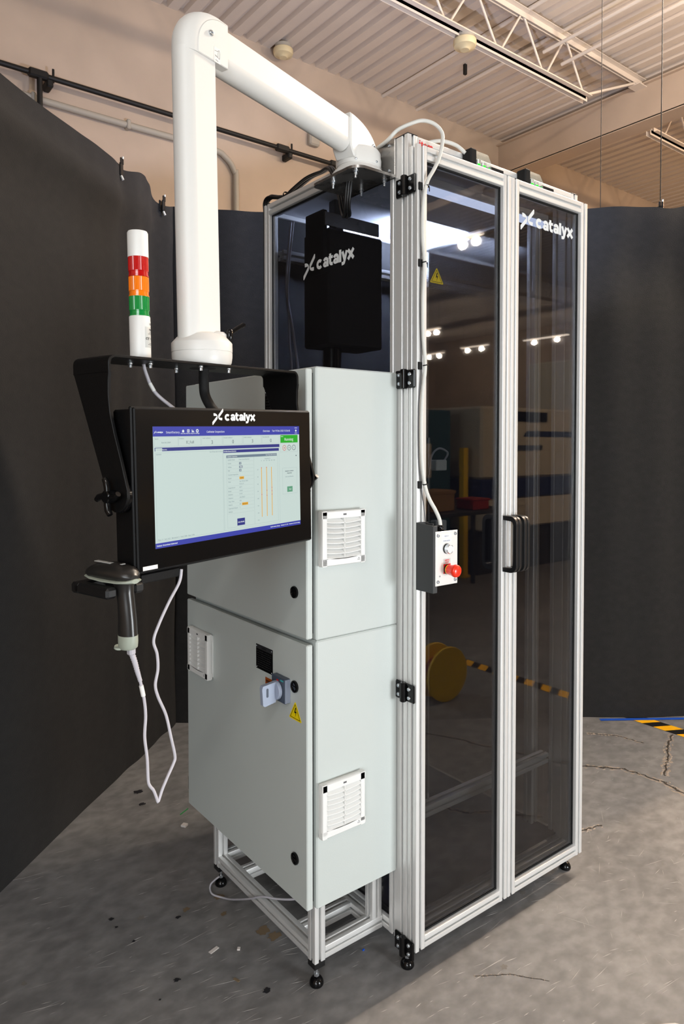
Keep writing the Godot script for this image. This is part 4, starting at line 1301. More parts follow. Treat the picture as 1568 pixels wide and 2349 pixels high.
func arm() -> void:
	var J := Vector3(-0.075, 2.405, -0.18)
	var a := deg_to_rad(73.0)
	var e1 := Vector3(sin(a), 0, -cos(a))
	var e3 := Vector3(cos(a), 0, sin(a))
	var F := Transform3D(Basis(e1, Vector3.UP, e3), J)
	var t := thing("support_arm", "white swivel support arm bolted to the machine, bending down to the operator screen", "arm", Vector3(-0.075, 2.39, -0.18))
	# bracket: flat shelf with rounded outer corners and a flange on the machine flank
	var sh := PackedVector2Array([Vector2(0.0, -0.315), Vector2(0.0, -0.092)])
	for i in 7:
		sh.append(Vector2(-0.115, -0.132) + Vector2.from_angle(PI * 0.5 + PI * 0.5 * i / 6.0) * 0.04)
	for i in 5:
		sh.append(Vector2(-0.135, -0.295) + Vector2.from_angle(PI + PI * 0.5 * i / 4.0) * 0.02)
	part("bracket_shelf", MB.new().prism(sh, 2.3965, 2.4045, Transform3D(Basis(Vector3(1, 0, 0), Vector3(0, 0, 1), Vector3(0, 1, 0)), Vector3.ZERO)), M.steel_plate, t)
	part("bracket_flange", MB.new().lohi(Vector3(-0.0075, 2.3965, -0.315), Vector3(-0.0005, 2.514, -0.092), 0.0015), M.steel_plate, t)
	for z: float in [-0.115, -0.295]:
		for y: float in [2.422, 2.497]:
			part("screw", screw(Vector3(-0.0075, y, z), Vector3(-1, 0, 0), 0.0055), M.zinc, t)
	for x: float in [-0.055, 0.055]:
		for z: float in [-0.055, 0.055]:
			var c := Vector3(J.x + x, 2.3965, J.z + z)
			part("bolt", MB.new().cyl(c, c - Vector3(0, 0.003, 0), 0.009, 16).cyl(c - Vector3(0, 0.003, 0), c - Vector3(0, 0.011, 0), 0.0058, 16, 0.001).cyl(c - Vector3(0, 0.011, 0), c - Vector3(0, 0.021, 0), 0.0036, 12), M.zinc, t)
	part("swivel_base", MB.new().lathe([Vector2(0, 0), Vector2(0.081, 0), Vector2(0.082, 0.004), Vector2(0.078, 0.009), Vector2(0.0685, 0.017), Vector2(0.0665, 0.022), Vector2(0.0655, 0.0225), Vector2(0.0655, 0.0238), Vector2(0.0675, 0.0245), Vector2(0.0685, 0.030), Vector2(0.069, 0.046), Vector2(0.0665, 0.056), Vector2(0.055, 0.060), Vector2(0, 0.060)], 48, Transform3D(Basis(), J)), M.arm_white, t)
	for g: float in [2.35, 1.35, 0.5]:
		var d := Vector3(cos(g), 0, sin(g))
		part("set_screw", screw(J + d * 0.068 + Vector3(0, 0.031, 0), d, 0.0038), M.zinc, t)
	# elbow above the base
	var el := PackedVector2Array()
	for i in 15:
		var g := PI * 0.5 * i / 14.0
		el.append(Vector2(-0.088 + 0.146 * cos(g), 0.066 + 0.089 * sin(g)))
	el.append_array(PackedVector2Array([Vector2(-0.088, 0.062), Vector2(-0.078, 0.046), Vector2(-0.070, 0.036), Vector2(0.058, 0.036)]))
	var eb := MB.new().prism(el, 0.0, 0.0345, F, 0.004)
	eb.prism(el, 0.0, 0.0345, F * Transform3D(Basis(Vector3(1, 0, 0), Vector3(0, 1, 0), Vector3(0, 0, -1)), Vector3.ZERO), 0.004)
	part("elbow", eb, M.arm_white, t)
	part("elbow_collar", MB.new().lathe([Vector2(0, 0.030), Vector2(0.0655, 0.030), Vector2(0.067, 0.036), Vector2(0.067, 0.066), Vector2(0.062, 0.074), Vector2(0.045, 0.079), Vector2(0, 0.079)], 40, F), M.arm_white, t)
	part("elbow_screw", screw(F * Vector3(0.028, 0.095, 0.0345), e3, 0.0062), M.zinc, t)
	# beam: flat sides, rounded underside
	var sec := PackedVector2Array([Vector2(-0.028, 0.0), Vector2(-0.030, -0.002), Vector2(-0.030, -0.062)])
	for i in 13:
		var g := PI + PI * i / 12.0
		sec.append(Vector2(cos(g) * 0.030, -0.062 + sin(g) * 0.030))
	sec.append_array(PackedVector2Array([Vector2(0.030, -0.062), Vector2(0.030, -0.002), Vector2(0.028, 0.0)]))
	var p0 := F * Vector3(-0.086, 0.1415, 0)
	var p1 := F * Vector3(-0.640, 0.1518, 0)
	var bz := (p1 - p0).normalized()
	var by := (Vector3.UP - bz * Vector3.UP.dot(bz)).normalized()
	part("beam", MB.new().prism(sec, 0.0, p0.distance_to(p1), Transform3D(Basis(by.cross(bz), by, bz), p0), 0.0, 0.8), M.arm_white, t)
	# corner head: flat cheeks and a rounded back
	var arcs: Array = []
	for i in 15:
		var g := PI - PI * 0.5 * i / 14.0
		arcs.append([Vector2(-0.600 + 0.076 * cos(g), 0.084 + 0.076 * sin(g)), Vector2(cos(g), sin(g))])
	var ck := PackedVector2Array([Vector2(-0.583, 0.062), Vector2(-0.676, 0.062)])
	for q: Array in arcs:
		ck.append(q[0])
	ck.append(Vector2(-0.583, 0.160))
	var hd := MB.new()
	hd.prism(ck, 0.0, 0.0345, F, 0.0015)
	hd.prism(ck, 0.0, 0.0345, F * Transform3D(Basis(Vector3(1, 0, 0), Vector3(0, 1, 0), Vector3(0, 0, -1)), Vector3.ZERO), 0.0015)
	var line: Array = [[Vector2(-0.676, 0.062), Vector2(-1, 0), 0.036]]
	for i in arcs.size():
		line.append([arcs[i][0], arcs[i][1], lerpf(0.036, 0.012, pow(i / 14.0, 1.5))])
	line.append([Vector2(-0.583, 0.160), Vector2(0, 1), 0.010])
	var grid: Array = []
	for q: Array in line:
		var row: Array = []
		for k in 13:
			var ph := PI * (k / 12.0 - 0.5)
			var o2: Vector2 = q[0] + q[1] * (q[2] as float) * cos(ph)
			var nn := Vector3(q[1].x * cos(ph), q[1].y * cos(ph), sin(ph)).normalized()
			row.append([F * Vector3(o2.x, o2.y, 0.0335 * sin(ph)), F.basis * nn])
		grid.append(row)
	for i in grid.size() - 1:
		for k in 12:
			hd.quadn(grid[i][k][0], grid[i][k + 1][0], grid[i + 1][k + 1][0], grid[i + 1][k][0], grid[i][k][1], grid[i][k + 1][1], grid[i + 1][k + 1][1], grid[i + 1][k][1])
	for k in 12:
		hd.tri(F * Vector3(-0.676, 0.062, 0), grid[0][k][0], grid[0][k + 1][0], Vector3.DOWN)
	part("corner_head", hd, M.arm_white, t)
	part("corner_screw", screw(F * Vector3(-0.638, 0.119, 0.0345), e3, 0.0068), M.zinc, t)
	var dg := Transform3D(F.basis, F * Vector3(-0.619, 0.078, 0.0346))
	var dgl := part("diagram_label", MB.new().rect(-0.010, -0.017, 0.010, 0.017, 0.0, 0.0003, dg), M.plastic_white, t)
	part("diagram_print", MB.new().stroke(PackedVector2Array([Vector2(-0.008, 0.008), Vector2(0.0, 0.009), Vector2(0.006, 0.013), Vector2(0.008, 0.006), Vector2(0.007, -0.006), Vector2(-0.007, -0.001)]), 0.0008, dg, 0.0005).stroke(PackedVector2Array([Vector2(-0.006, -0.003), Vector2(0.002, -0.004), Vector2(0.003, 0.010)]), 0.0008, dg, 0.0005).stroke(PackedVector2Array([Vector2(-0.005, -0.011), Vector2(0.003, -0.013)]), 0.001, dg, 0.0005), M.grey_print, dgl)
	# pole down to the lower swivel
	var ds := PackedVector2Array([Vector2(0.031, -0.030), Vector2(0.031, 0.030), Vector2(-0.031, 0.030)])
	for i in 13:
		var g := PI * 0.5 + PI * i / 12.0
		ds.append(Vector2(-0.031 + cos(g) * 0.030, sin(g) * 0.030))
	ds.append(Vector2(-0.031, -0.030))
	var q0 := F * Vector3(-0.639, -0.590, 0)
	var q1 := F * Vector3(-0.652, 0.07, 0)
	var pz := (q1 - q0).normalized()
	var pxv := (e1 - pz * e1.dot(pz)).normalized()
	part("pole", MB.new().prism(ds, 0.0, q0.distance_to(q1), Transform3D(Basis(pxv, pz.cross(pxv), pz), q0), 0.0, 0.8), M.arm_white, t)
	var H := head_frame()
	var B := H * Transform3D(Basis(), Vector3(0.0135, 0.005, -0.005))
	part("lower_swivel", MB.new().lathe([Vector2(0, 0), Vector2(0.063, 0), Vector2(0.0665, 0.006), Vector2(0.0685, 0.018), Vector2(0.0688, 0.0285), Vector2(0.0678, 0.0290), Vector2(0.0678, 0.0300), Vector2(0.0690, 0.0306), Vector2(0.0690, 0.050), Vector2(0.068, 0.052), Vector2(0.0520, 0.069), Vector2(0.050, 0.070), Vector2(0, 0.070)], 48, B), M.arm_white, t)
	part("clamp_hump", MB.new().lathe([Vector2(0, 0), Vector2(0.019, 0), Vector2(0.018, 0.026), Vector2(0.013, 0.031), Vector2(0, 0.032)], 20, B * Transform3D(Basis(), Vector3(0.026, 0.046, 0.028))), M.arm_white, t)
	var lv := B * Vector3(0.046, 0.052, 0.043)
	part("clamp_lever", MB.new().lathe([Vector2(0, 0), Vector2(0.0045, 0), Vector2(0.0055, 0.006), Vector2(0.008, 0.010), Vector2(0.0085, 0.028), Vector2(0.006, 0.032), Vector2(0, 0.033)], 16, Transform3D(B.basis, lv)).tube(PackedVector3Array([lv + H.basis * Vector3(0, 0.023, 0), lv + H.basis * Vector3(0.012, 0.031, 0.003), lv + H.basis * Vector3(0.026, 0.040, 0.006), lv + H.basis * Vector3(0.037, 0.046, 0.008), lv + H.basis * Vector3(0.041, 0.047, 0.009)]), [0.0065, 0.0052, 0.0052, 0.0060, 0.0035], 12), M.black_gloss, t)
	# black cables out of the shelf, up on to the frame and along its top edge
	var cb := thing("cable_bundle", "bundle of black cables looping under the arm bracket and along the machine top", "cable", Vector3(-0.05, 2.40, -0.3))
	for k in 6:
		var o := Vector3(cos(k * 1.05), sin(k * 1.05) * 0.3, sin(k * 1.05 + 0.5)) * 0.0065
		part("cable", MB.new().tube(curve([Vector3(-0.088, 2.41, -0.205) + o, Vector3(-0.090, 2.375, -0.210) + o, Vector3(-0.082, 2.335, -0.228) + o, Vector3(-0.060, 2.318, -0.255) + o * 1.3, Vector3(-0.035, 2.335, -0.300) + o * 1.3, Vector3(-0.022, 2.42, -0.345) + o, Vector3(-0.012, 2.515, -0.405) + o, Vector3(0.010, 2.535, -0.49) + o, Vector3(0.020, 2.545, -0.58) + o * 1.4, Vector3(0.022, 2.532, -0.67) + o * 1.4, Vector3(0.022, 2.522, -0.73) + o, Vector3(0.022, 2.533, -0.79) + o * 1.2, Vector3(0.018, 2.545, -0.835) + o * 1.5, Vector3(0.016, 2.53, -0.868) + o, Vector3(0.02, 2.47, -0.872) + o, Vector3(0.02, 2.2, -0.872) + o], 0.012), 0.0042, 7), M.black_plastic, cb)
	part("cable_tie", MB.new().lathe([Vector2(0.013, -0.003), Vector2(0.015, -0.003), Vector2(0.015, 0.003), Vector2(0.013, 0.003)], 16, MB.along(Vector3(0.022, 2.524, -0.73), Vector3(0.022, 2.522, -0.735))), M.black_matt, cb)


# frame of the screen assembly: x to the right along the screen, y up, z out of the glass
func head_frame() -> Transform3D:
	var a := deg_to_rad(74.8)
	var r := deg_to_rad(1.2)
	var e1 := Vector3(sin(a), 0, -cos(a))
	var e3 := Vector3(cos(a), 0, sin(a))
	var E1 := e1 * cos(r) + Vector3.UP * sin(r)
	var E2 := Vector3.UP * cos(r) - e1 * sin(r)
	return Transform3D(Basis(E1, E2, e3), Vector3(-0.702, 1.775, -0.01) + e3 * 0.025)


func monitor() -> void:
	var H := head_frame()
	var y := thing("yoke_bracket", "black bent steel yoke carrying the operator screen under the arm", "bracket", H.origin)
	var top := MB.new()
	# strip bent at both ends: cross-section in the xy plane, pushed along z
	var st := PackedVector2Array()
	var rad := 0.016
	st.append(Vector2(-0.278, -0.03))
	for i in 7:
		st.append(Vector2(-0.278 + rad, 0.005 - rad) + Vector2.from_angle(PI - PI * 0.5 * i / 6.0) * rad)
	for i in 7:
		st.append(Vector2(0.278 - rad, 0.005 - rad) + Vector2.from_angle(PI * 0.5 - PI * 0.5 * i / 6.0) * rad)
	st.append_array(PackedVector2Array([Vector2(0.278, -0.03), Vector2(0.272, -0.03)]))
	for i in 7:
		st.append(Vector2(0.278 - rad, 0.005 - rad) + Vector2.from_angle(PI * 0.5 * i / 6.0) * (rad - 0.006))
	for i in 7:
		st.append(Vector2(-0.278 + rad, 0.005 - rad) + Vector2.from_angle(PI * 0.5 + PI * 0.5 * i / 6.0) * (rad - 0.006))
	st.append(Vector2(-0.272, -0.03))
	top.prism(st, -0.062, 0.058, H, 0.0012)
	part("top_plate", top, M.black_powder, y)
	for s: float in [-1.0, 1.0]:
		# z forward on the page x, y on the page y
		var o := PackedVector2Array([Vector2(-0.062, -0.028), Vector2(-0.050, -0.055), Vector2(0.030, -0.242)])
		for i in 11:
			o.append(Vector2(0.069, -0.264) + Vector2.from_angle(deg_to_rad(155.0 + 215.0 * i / 10.0)) * 0.038)
		o.append_array(PackedVector2Array([Vector2(0.088, -0.200), Vector2(0.070, -0.150), Vector2(0.058, -0.110), Vector2(0.054, -0.075), Vector2(0.055, -0.045), Vector2(0.058, -0.028)]))
		var X := H * Transform3D(Basis(Vector3(0, 0, 1), Vector3(0, 1, 0), Vector3(-1, 0, 0)), Vector3(s * 0.275, 0, 0))
		part("side_arm", MB.new().prism(o, -0.003, 0.003, X, 0.001, 0.6), M.black_powder, y)
		part("friction_disc", MB.new().cyl(H * Vector3(s * 0.272, -0.270, 0.069), H * Vector3(s * 0.262, -0.270, 0.069), 0.034, 28, 0.002), M.black_gloss, y)
		var k := node("clamp_knob", y, H * Vector3(s * 0.285, -0.27, 0.069))
		part("hub", MB.new().cyl(H * Vector3(s * 0.278, -0.270, 0.066), H * Vector3(s * 0.300, -0.270, 0.066), 0.013, 18, 0.002), M.black_gloss, k)
		for i in 4:
			var g := deg_to_rad(80.0 + 90.0 * i)
			var d := Vector3(0, sin(g), cos(g))
			var tn := Vector3(0, cos(g), -sin(g))
			var c := Vector3(s * 0.294, -0.270, 0.066)
			part("lobe", MB.new().tube(PackedVector3Array([H * (c + d * 0.006), H * (c + d * 0.016 + tn * 0.002), H * (c + d * 0.026 + tn * 0.006), H * (c + d * 0.033 + tn * 0.013)]), [0.006, 0.0065, 0.0065, 0.0055], 10), M.black_gloss, k)
	for c: Array in [[-0.0285, -0.047], [0.0555, -0.047], [-0.0285, 0.037], [0.0555, 0.037], [-0.178, -0.012], [-0.142, 0.008]]:
		part("bolt", screw(H * Vector3(c[0], -0.001, c[1]), -H.basis.y, 0.0055).cyl(H * Vector3(c[0], -0.004, c[1]), H * Vector3(c[0], -0.011, c[1]), 0.0042, 12), M.zinc, y)
	var hole := MB.new().lathe([Vector2(0, -0.0006), Vector2(0.030, -0.0006), Vector2(0.030, 0.0002), Vector2(0, 0.0002)], 28, H * Transform3D(Basis(), Vector3(0.014, -0.001, -0.005)))
	part("cable_opening", hole, M.black_matt, y)
	var t := thing("operator_screen", "black touch screen panel hanging in the yoke, showing a blue and white page", "monitor", H * Vector3(0, -0.26, 0.075))
	part("housing", MB.new().lohi(Vector3(-0.2575, -0.418, 0.036), Vector3(0.2575, -0.102, 0.096), 0.004, H), M.black_powder, t)
	part("bezel", MB.new().lohi(Vector3(-0.2635, -0.4235, 0.0945), Vector3(0.2635, -0.097, 0.1035), 0.0025, H), M.black_powder, t)
	part("bezel", MB.new().lohi(Vector3(-0.2600, -0.4210, 0.1020), Vector3(0.2600, -0.0995, 0.1085), 0.0020, H), M.black_powder, t)
	part("front_glass", MB.new().rect(-0.2565, -0.4175, 0.2565, -0.103, 0.1080, 0.0010, H), M.black_gloss, t)
	part("logo", logo(0.0143, H * Transform3D(Basis(), Vector3(-0.0275, -0.1235, 0.1090)), 0.0003), M.logo_white, t)
	part("asset_sticker", MB.new().rect(-0.249, -0.4165, -0.214, -0.4085, 0.1090, 0.0003, H), M.plastic_white, t)
	screen(H, t)
	# stack light
	var s := thing("stack_light", "slim stack light with red, amber and green lenses standing on the yoke", "signal light", H * Vector3(-0.16, 0.005, 0))
	var S := H * Transform3D(Basis(), Vector3(-0.160, 0.0, 0.0))
	part("base", MB.new().lathe([Vector2(0, 0.005), Vector2(0.0205, 0.005), Vector2(0.0215, 0.012), Vector2(0.0215, 0.0945), Vector2(0.0205, 0.096), Vector2(0, 0.096)], 36, S), M.plastic_white, s)
	for k in 3:
		var y0: float = [0.096, 0.1365, 0.1775][k]
		var lens: StandardMaterial3D = [M.lens_green, M.lens_amber, M.lens_red][k]
		var rb := MB.new()
		var pg := PackedVector2Array()
		for i in 72:
			pg.append(Vector2.from_angle(TAU * i / 72) * (0.0206 if i % 2 == 0 else 0.0199))
		rb.prism(pg, y0 + 0.011, y0 + 0.0405, S * Transform3D(Basis(Vector3(1, 0, 0), Vector3(0, 0, -1), Vector3(0, 1, 0)), Vector3.ZERO), 0.0, 0.999)
		rb.lathe([Vector2(0, y0), Vector2(0.0210, y0), Vector2(0.0210, y0 + 0.0025), Vector2(0.0200, y0 + 0.003), Vector2(0.0200, y0 + 0.010), Vector2(0.0207, y0 + 0.0105), Vector2(0.0207, y0 + 0.012), Vector2(0, y0 + 0.012)], 36, S)
		part("lens", rb, lens, s)
	part("cap", MB.new().lathe([Vector2(0, 0.218), Vector2(0.0212, 0.218), Vector2(0.0212, 0.268), Vector2(0.0195, 0.2715), Vector2(0.012, 0.273), Vector2(0, 0.273)], 36, S), M.plastic_white, s)
	var lab := part("rating_label", MB.new().lathe([Vector2(0.0216, 0.030), Vector2(0.0217, 0.0305), Vector2(0.0217, 0.0725), Vector2(0.0216, 0.073)], 14, S, deg_to_rad(15), deg_to_rad(100)), M.label_silver, s)
	var lab2 := part("tag_label", MB.new().lathe([Vector2(0.0216, 0.0735), Vector2(0.0217, 0.074), Vector2(0.0217, 0.086), Vector2(0.0216, 0.0865)], 14, S, deg_to_rad(15), deg_to_rad(100)), M.plastic_white, s)
	var bend := func(txt: String, cap: float, ang: float, yy: float) -> MB:
		var b := MB.new()
		var x := 0.0
		for ch in txt:
			var g := deg_to_rad(ang) - x / 0.0218
			b.text(ch, cap, S * Transform3D(Basis(Vector3(sin(g), 0, -cos(g)), Vector3.UP, Vector3(cos(g), 0, sin(g))), Vector3(cos(g) * 0.0217, yy, sin(g) * 0.0217)), 0, true)
			x += cap * 0.95
		return b
	part("print", bend.call("LT4410", 0.0042, 62, 0.0775), M.grey_print, lab2)
	part("print", bend.call("PATLITE", 0.0036, 66, 0.066), M.sign_black, lab)
	part("print", bend.call("CE", 0.0052, 90, 0.046), M.sign_black, lab)
	var ln := MB.new()
	for i in 7:
		var yy: float = [0.063, 0.0605, 0.058, 0.050, 0.0475, 0.0385, 0.036][i]
		ln.lathe([Vector2(0.02175, yy), Vector2(0.02182, yy), Vector2(0.02182, yy + 0.0009), Vector2(0.02175, yy + 0.0009)], 6, S, deg_to_rad(30 + 5 * (i % 3)), deg_to_rad(62 + 9 * (i % 4)))
	part("fine_print", ln, M.grey_print, lab)
	part("cable", MB.new().tube(curve([H * Vector3(-0.14, 0.0, -0.018), H * Vector3(-0.134, -0.02, -0.018), H * Vector3(-0.120, -0.060, -0.008), H * Vector3(-0.098, -0.098, 0.03), H * Vector3(-0.095, -0.112, 0.045)]), 0.0038, 10), M.cable_grey, s)
	part("cable_label", MB.new().tube(curve([H * Vector3(-0.1275, -0.041, -0.0145), H * Vector3(-0.121, -0.058, -0.0085)]), 0.0042, 10), M.plastic_white, s)
	solo("braided_hose", MB.new().tube(curve([H * Vector3(0.022, 0.004, -0.01), H * Vector3(0.021, -0.03, -0.01), H * Vector3(0.017, -0.06, -0.003), H * Vector3(0.010, -0.085, 0.02), H * Vector3(0.006, -0.11, 0.05)], 0.004), 0.0115, 16), M.braid, "black braided hose from the arm base down behind the operator screen", "hose")


func screen(H: Transform3D, t: Node3D) -> void:
	var z := 0.1091
	var sc := node("display", t, H * Vector3(0, -0.257, z))
	var U := func(u: float, v: float) -> Vector2:
		return Vector2(-0.218 + 0.435 * u, -0.136 - 0.2415 * v)
	var R := func(b: MB, u0: float, v0: float, u1: float, v1: float, lift := 1) -> void:
		var a: Vector2 = U.call(u0, v0)
		var c: Vector2 = U.call(u1, v1)
		b.rect(a.x, c.y, c.x, a.y, z + 0.00012 * lift, 0.0001, H)
	var T := func(b: MB, s: String, u: float, v: float, cap: float, side := 0, bold := false, lift := 2) -> void:
		var a: Vector2 = U.call(u, v)
		b.text(s, cap, H * Transform3D(Basis(), Vector3(a.x, a.y - cap * 0.5, z + 0.00012 * lift)), side, bold, 1.0, 0.0001)
	var pg := MB.new()
	R.call(pg, 0, 0, 1, 1, 0)
	part("page", pg, M.screen_paper, sc)
	var b := MB.new()
	R.call(b, 0, 0, 1, 0.082)
	R.call(b, 0, 0.957, 1, 1)
	part("title_bars", b, M.ink_blue, sc)
	b = MB.new()
	R.call(b, 0.008, 0.174, 0.835, 0.203)
	R.call(b, 0.423, 0.213, 0.83, 0.239)
	R.call(b, 0.510, 0.848, 0.564, 0.913)
	part("menu_bars", b, M.ink_navy, sc)
	b = MB.new()
	R.call(b, 0.011, 0.178, 0.049, 0.203, 2)
	part("tab", b, M.screen_paper, sc)
	b = MB.new()
	R.call(b, 0.844, 0.087, 0.986, 0.163)
	part("status_field", b, M.ink_green, sc)
	b = MB.new()
	R.call(b, 0.443, 0.263, 0.813, 0.286)
	for q: Array in [[0.530, 0.330, 0.546, 0.351], [0.530, 0.362, 0.555, 0.383], [0.530, 0.393, 0.546, 0.414]]:
		R.call(b, q[0], q[1], q[2], q[3])
	part("grey_fields", b, M.ink_slate, sc)
	b = MB.new()
	for x: float in [0.531, 0.546]:
		var v0 := 0.463 if x < 0.54 else 0.706
		R.call(b, x, v0, x + (0.032 if x < 0.54 else 0.043), v0 + 0.024)
	for x: float in [0.690, 0.729, 0.7675]:
		R.call(b, x, 0.393, x + 0.0042, 0.865)
	part("amber_fields", b, M.ink_amber, sc)
	b = MB.new()
	for q: Array in [[0.692, 0.395], [0.731, 0.394], [0.731, 0.616], [0.731, 0.664], [0.7695, 0.593], [0.7695, 0.624], [0.7695, 0.659], [0.692, 0.651]]:
		R.call(b, q[0] - 0.0022, q[1] - 0.004, q[0] + 0.0022, q[1] + 0.004, 2)
	var ring := func(bb: MB, u: float, v: float) -> void:
		var c: Vector2 = U.call(u, v)
		var pl := disc2(c, 0.0060, 22)
		pl.append(pl[0])
		bb.stroke(pl, 0.0010, H * Transform3D(Basis(), Vector3(0, 0, z + 0.0002)), 0.0001)
	ring.call(b, 0.875, 0.214)
	R.call(b, 0.872, 0.2085, 0.878, 0.2195, 2)
	part("red_marks", b, M.ink_red, sc)
	b = MB.new()
	for x: float in [0.914, 0.953]:
		ring.call(b, x, 0.213)
	R.call(b, 0.911, 0.207, 0.9127, 0.219)
	R.call(b, 0.9153, 0.207, 0.917, 0.219)
	R.call(b, 0.9522, 0.211, 0.9540, 0.220)
	R.call(b, 0.9522, 0.2055, 0.9540, 0.2085)
	R.call(b, 0.968, 0.290, 0.975, 0.299)
	for q: Array in [["3", 0.351, 0.139], ["0", 0.491, 0.139], ["3", 0.629, 0.137], ["0", 0.768, 0.137]]:
		T.call(b, q[0], q[1], q[2], 0.0072)
	T.call(b, "IC_Full", 0.213, 0.134, 0.0052)
	T.call(b, "Ready for Catheter", 0.913, 0.445, 0.0024, 0, true)
	T.call(b, "Inspection", 0.913, 0.466, 0.0024, 0, true)
	T.call(b, "Yellow", 0.547, 0.475, 0.0026)
	T.call(b, "Mismatch", 0.5675, 0.718, 0.0026)
	part("dark_text", b, M.ink_dark, sc)
	b = MB.new()
	R.call(b, 0.893, 0.600, 0.937, 0.655)
	part("start_button", b, M.ink_leaf, sc)
	b = MB.new()
	var box := func(u0: float, v0: float, u1: float, v1: float) -> void:
		var w := 0.0009
		R.call(b, u0, v0, u1, v0 + w * 1.8)
		R.call(b, u0, v1 - w * 1.8, u1, v1)
		R.call(b, u0, v0, u0 + w, v1)
		R.call(b, u1 - w, v0, u1, v1)
	for x: float in [0.008, 0.145, 0.284, 0.423, 0.562, 0.701]:
		box.call(x, 0.086, x + 0.134, 0.164)
	box.call(0.010, 0.216, 0.419, 0.944)
	box.call(0.423, 0.239, 0.832, 0.944)
	box.call(0.443, 0.286, 0.818, 0.925)
	box.call(0.843, 0.166, 0.986, 0.255)
	box.call(0.856, 0.413, 0.976, 0.673)
	R.call(b, 0.636, 0.288, 0.637, 0.924)
	for v: float in [0.322, 0.355, 0.387, 0.42, 0.457, 0.49, 0.542, 0.577, 0.606, 0.637, 0.668, 0.70, 0.732, 0.763, 0.795]:
		R.call(b, 0.447, v, 0.632, v + 0.0012)
	part("rule_lines", b, M.ink_line, sc)
	b = MB.new()
	for q: Array in [["System State", 0.305, "Enter Serial Number"], ["Green", 0.338, ""], ["Yellow", 0.371, ""], ["Red", 0.403, ""], ["Current Inspection", 0.441, ""], ["Result", 0.474, ""], ["Time", 0.506, "Tue 19 Dec 2023"], ["Inspection #", 0.56, "#371"], ["Mode", 0.592, "Linear"], ["Rotation", 0.622, "0.314"], ["Distance", 0.654, "302.89423"], ["Insp. Time", 0.685, "Fail"], ["Pattern", 0.716, "NR"], ["Expected Pattern", 0.748, "S"], ["Defects", 0.78, ""]]:
		T.call(b, q[0], 0.452, q[1], 0.0027, -1)
		if q[2]:
			T.call(b, q[2], 0.529, q[1], 0.0027, -1)
	T.call(b, "15:51:37", 0.529, 0.53, 0.0027, -1)
	T.call(b, "Rotation (°)", 0.739, 0.31, 0.0026)
	for i in 6:
		T.call(b, ["0", "60", "120", "180", "240", "300"][i], 0.693 + 0.0196 * i, 0.328, 0.0023)
	for i in 8:
		T.call(b, str(20 * (i + 1)), 0.664, 0.412 + 0.0687 * i, 0.0023)
	for i in 6:
		T.call(b, ["Batch", "Product", "Total Catheters", "Passed Catheters", "Failed Catheters", "Pass Ratio (%)"][i], 0.011 + 0.139 * i, 0.102, 0.0025, -1)
	T.call(b, "BatchId_BIMP", 0.073, 0.133, 0.0027)
	T.call(b, "Overview", 0.030, 0.191, 0.0028)
	T.call(b, "Camera", 0.015, 0.229, 0.0027, -1)
	T.call(b, "Tue 19 Dec 2023 15:56:44", 0.418, 0.225, 0.0023, 1)
	T.call(b, "Enter Serial Number", 0.913, 0.501, 0.0024)
	T.call(b, "Pass: 17   Fail: 2072   Mismatch: 0   Total: 2089   Rate: 0.8%", 0.015, 0.932, 0.0026, -1)
	part("grey_text", b, M.ink_text, sc)
	b = MB.new()
	T.call(b, "SmartFactory", 0.113, 0.049, 0.0042)
	T.call(b, "Catheter Inspection", 0.376, 0.047, 0.0042)
	T.call(b, "Overview", 0.735, 0.045, 0.0040)
	T.call(b, "Tue 19 Dec 2023 15:56:45", 0.851, 0.044, 0.0040)
	T.call(b, "Running", 0.913, 0.130, 0.0062)
	T.call(b, "Status", 0.847, 0.100, 0.0024, -1)
	T.call(b, "Alarms", 0.0625, 0.191, 0.0028)
	T.call(b, "StrokerGenericDevice", 0.426, 0.226, 0.0026, -1, true)
	T.call(b, "Catheter Inspection", 0.449, 0.275, 0.0025, -1)
	T.call(b, "Tue 19 Dec 2023 15:51:37", 0.810, 0.275, 0.0021, 1)
	T.call(b, "Live Mode", 0.537, 0.882, 0.0029, 0, true)
	T.call(b, "Start", 0.918, 0.628, 0.0030)
	T.call(b, "11", 0.538, 0.341, 0.0028, 0, true)
	T.call(b, "1842", 0.5425, 0.3725, 0.0028, 0, true)
	T.call(b, "14", 0.538, 0.4035, 0.0028, 0, true)
	T.call(b, "Status: Overview Selected", 0.007, 0.979, 0.0030, -1, true)
	T.call(b, "Batch: Batch_Nurge    Product: IC_Full    Version: 0.1.45_Vu_Dlaqc", 0.995, 0.977, 0.0025, 1, true)
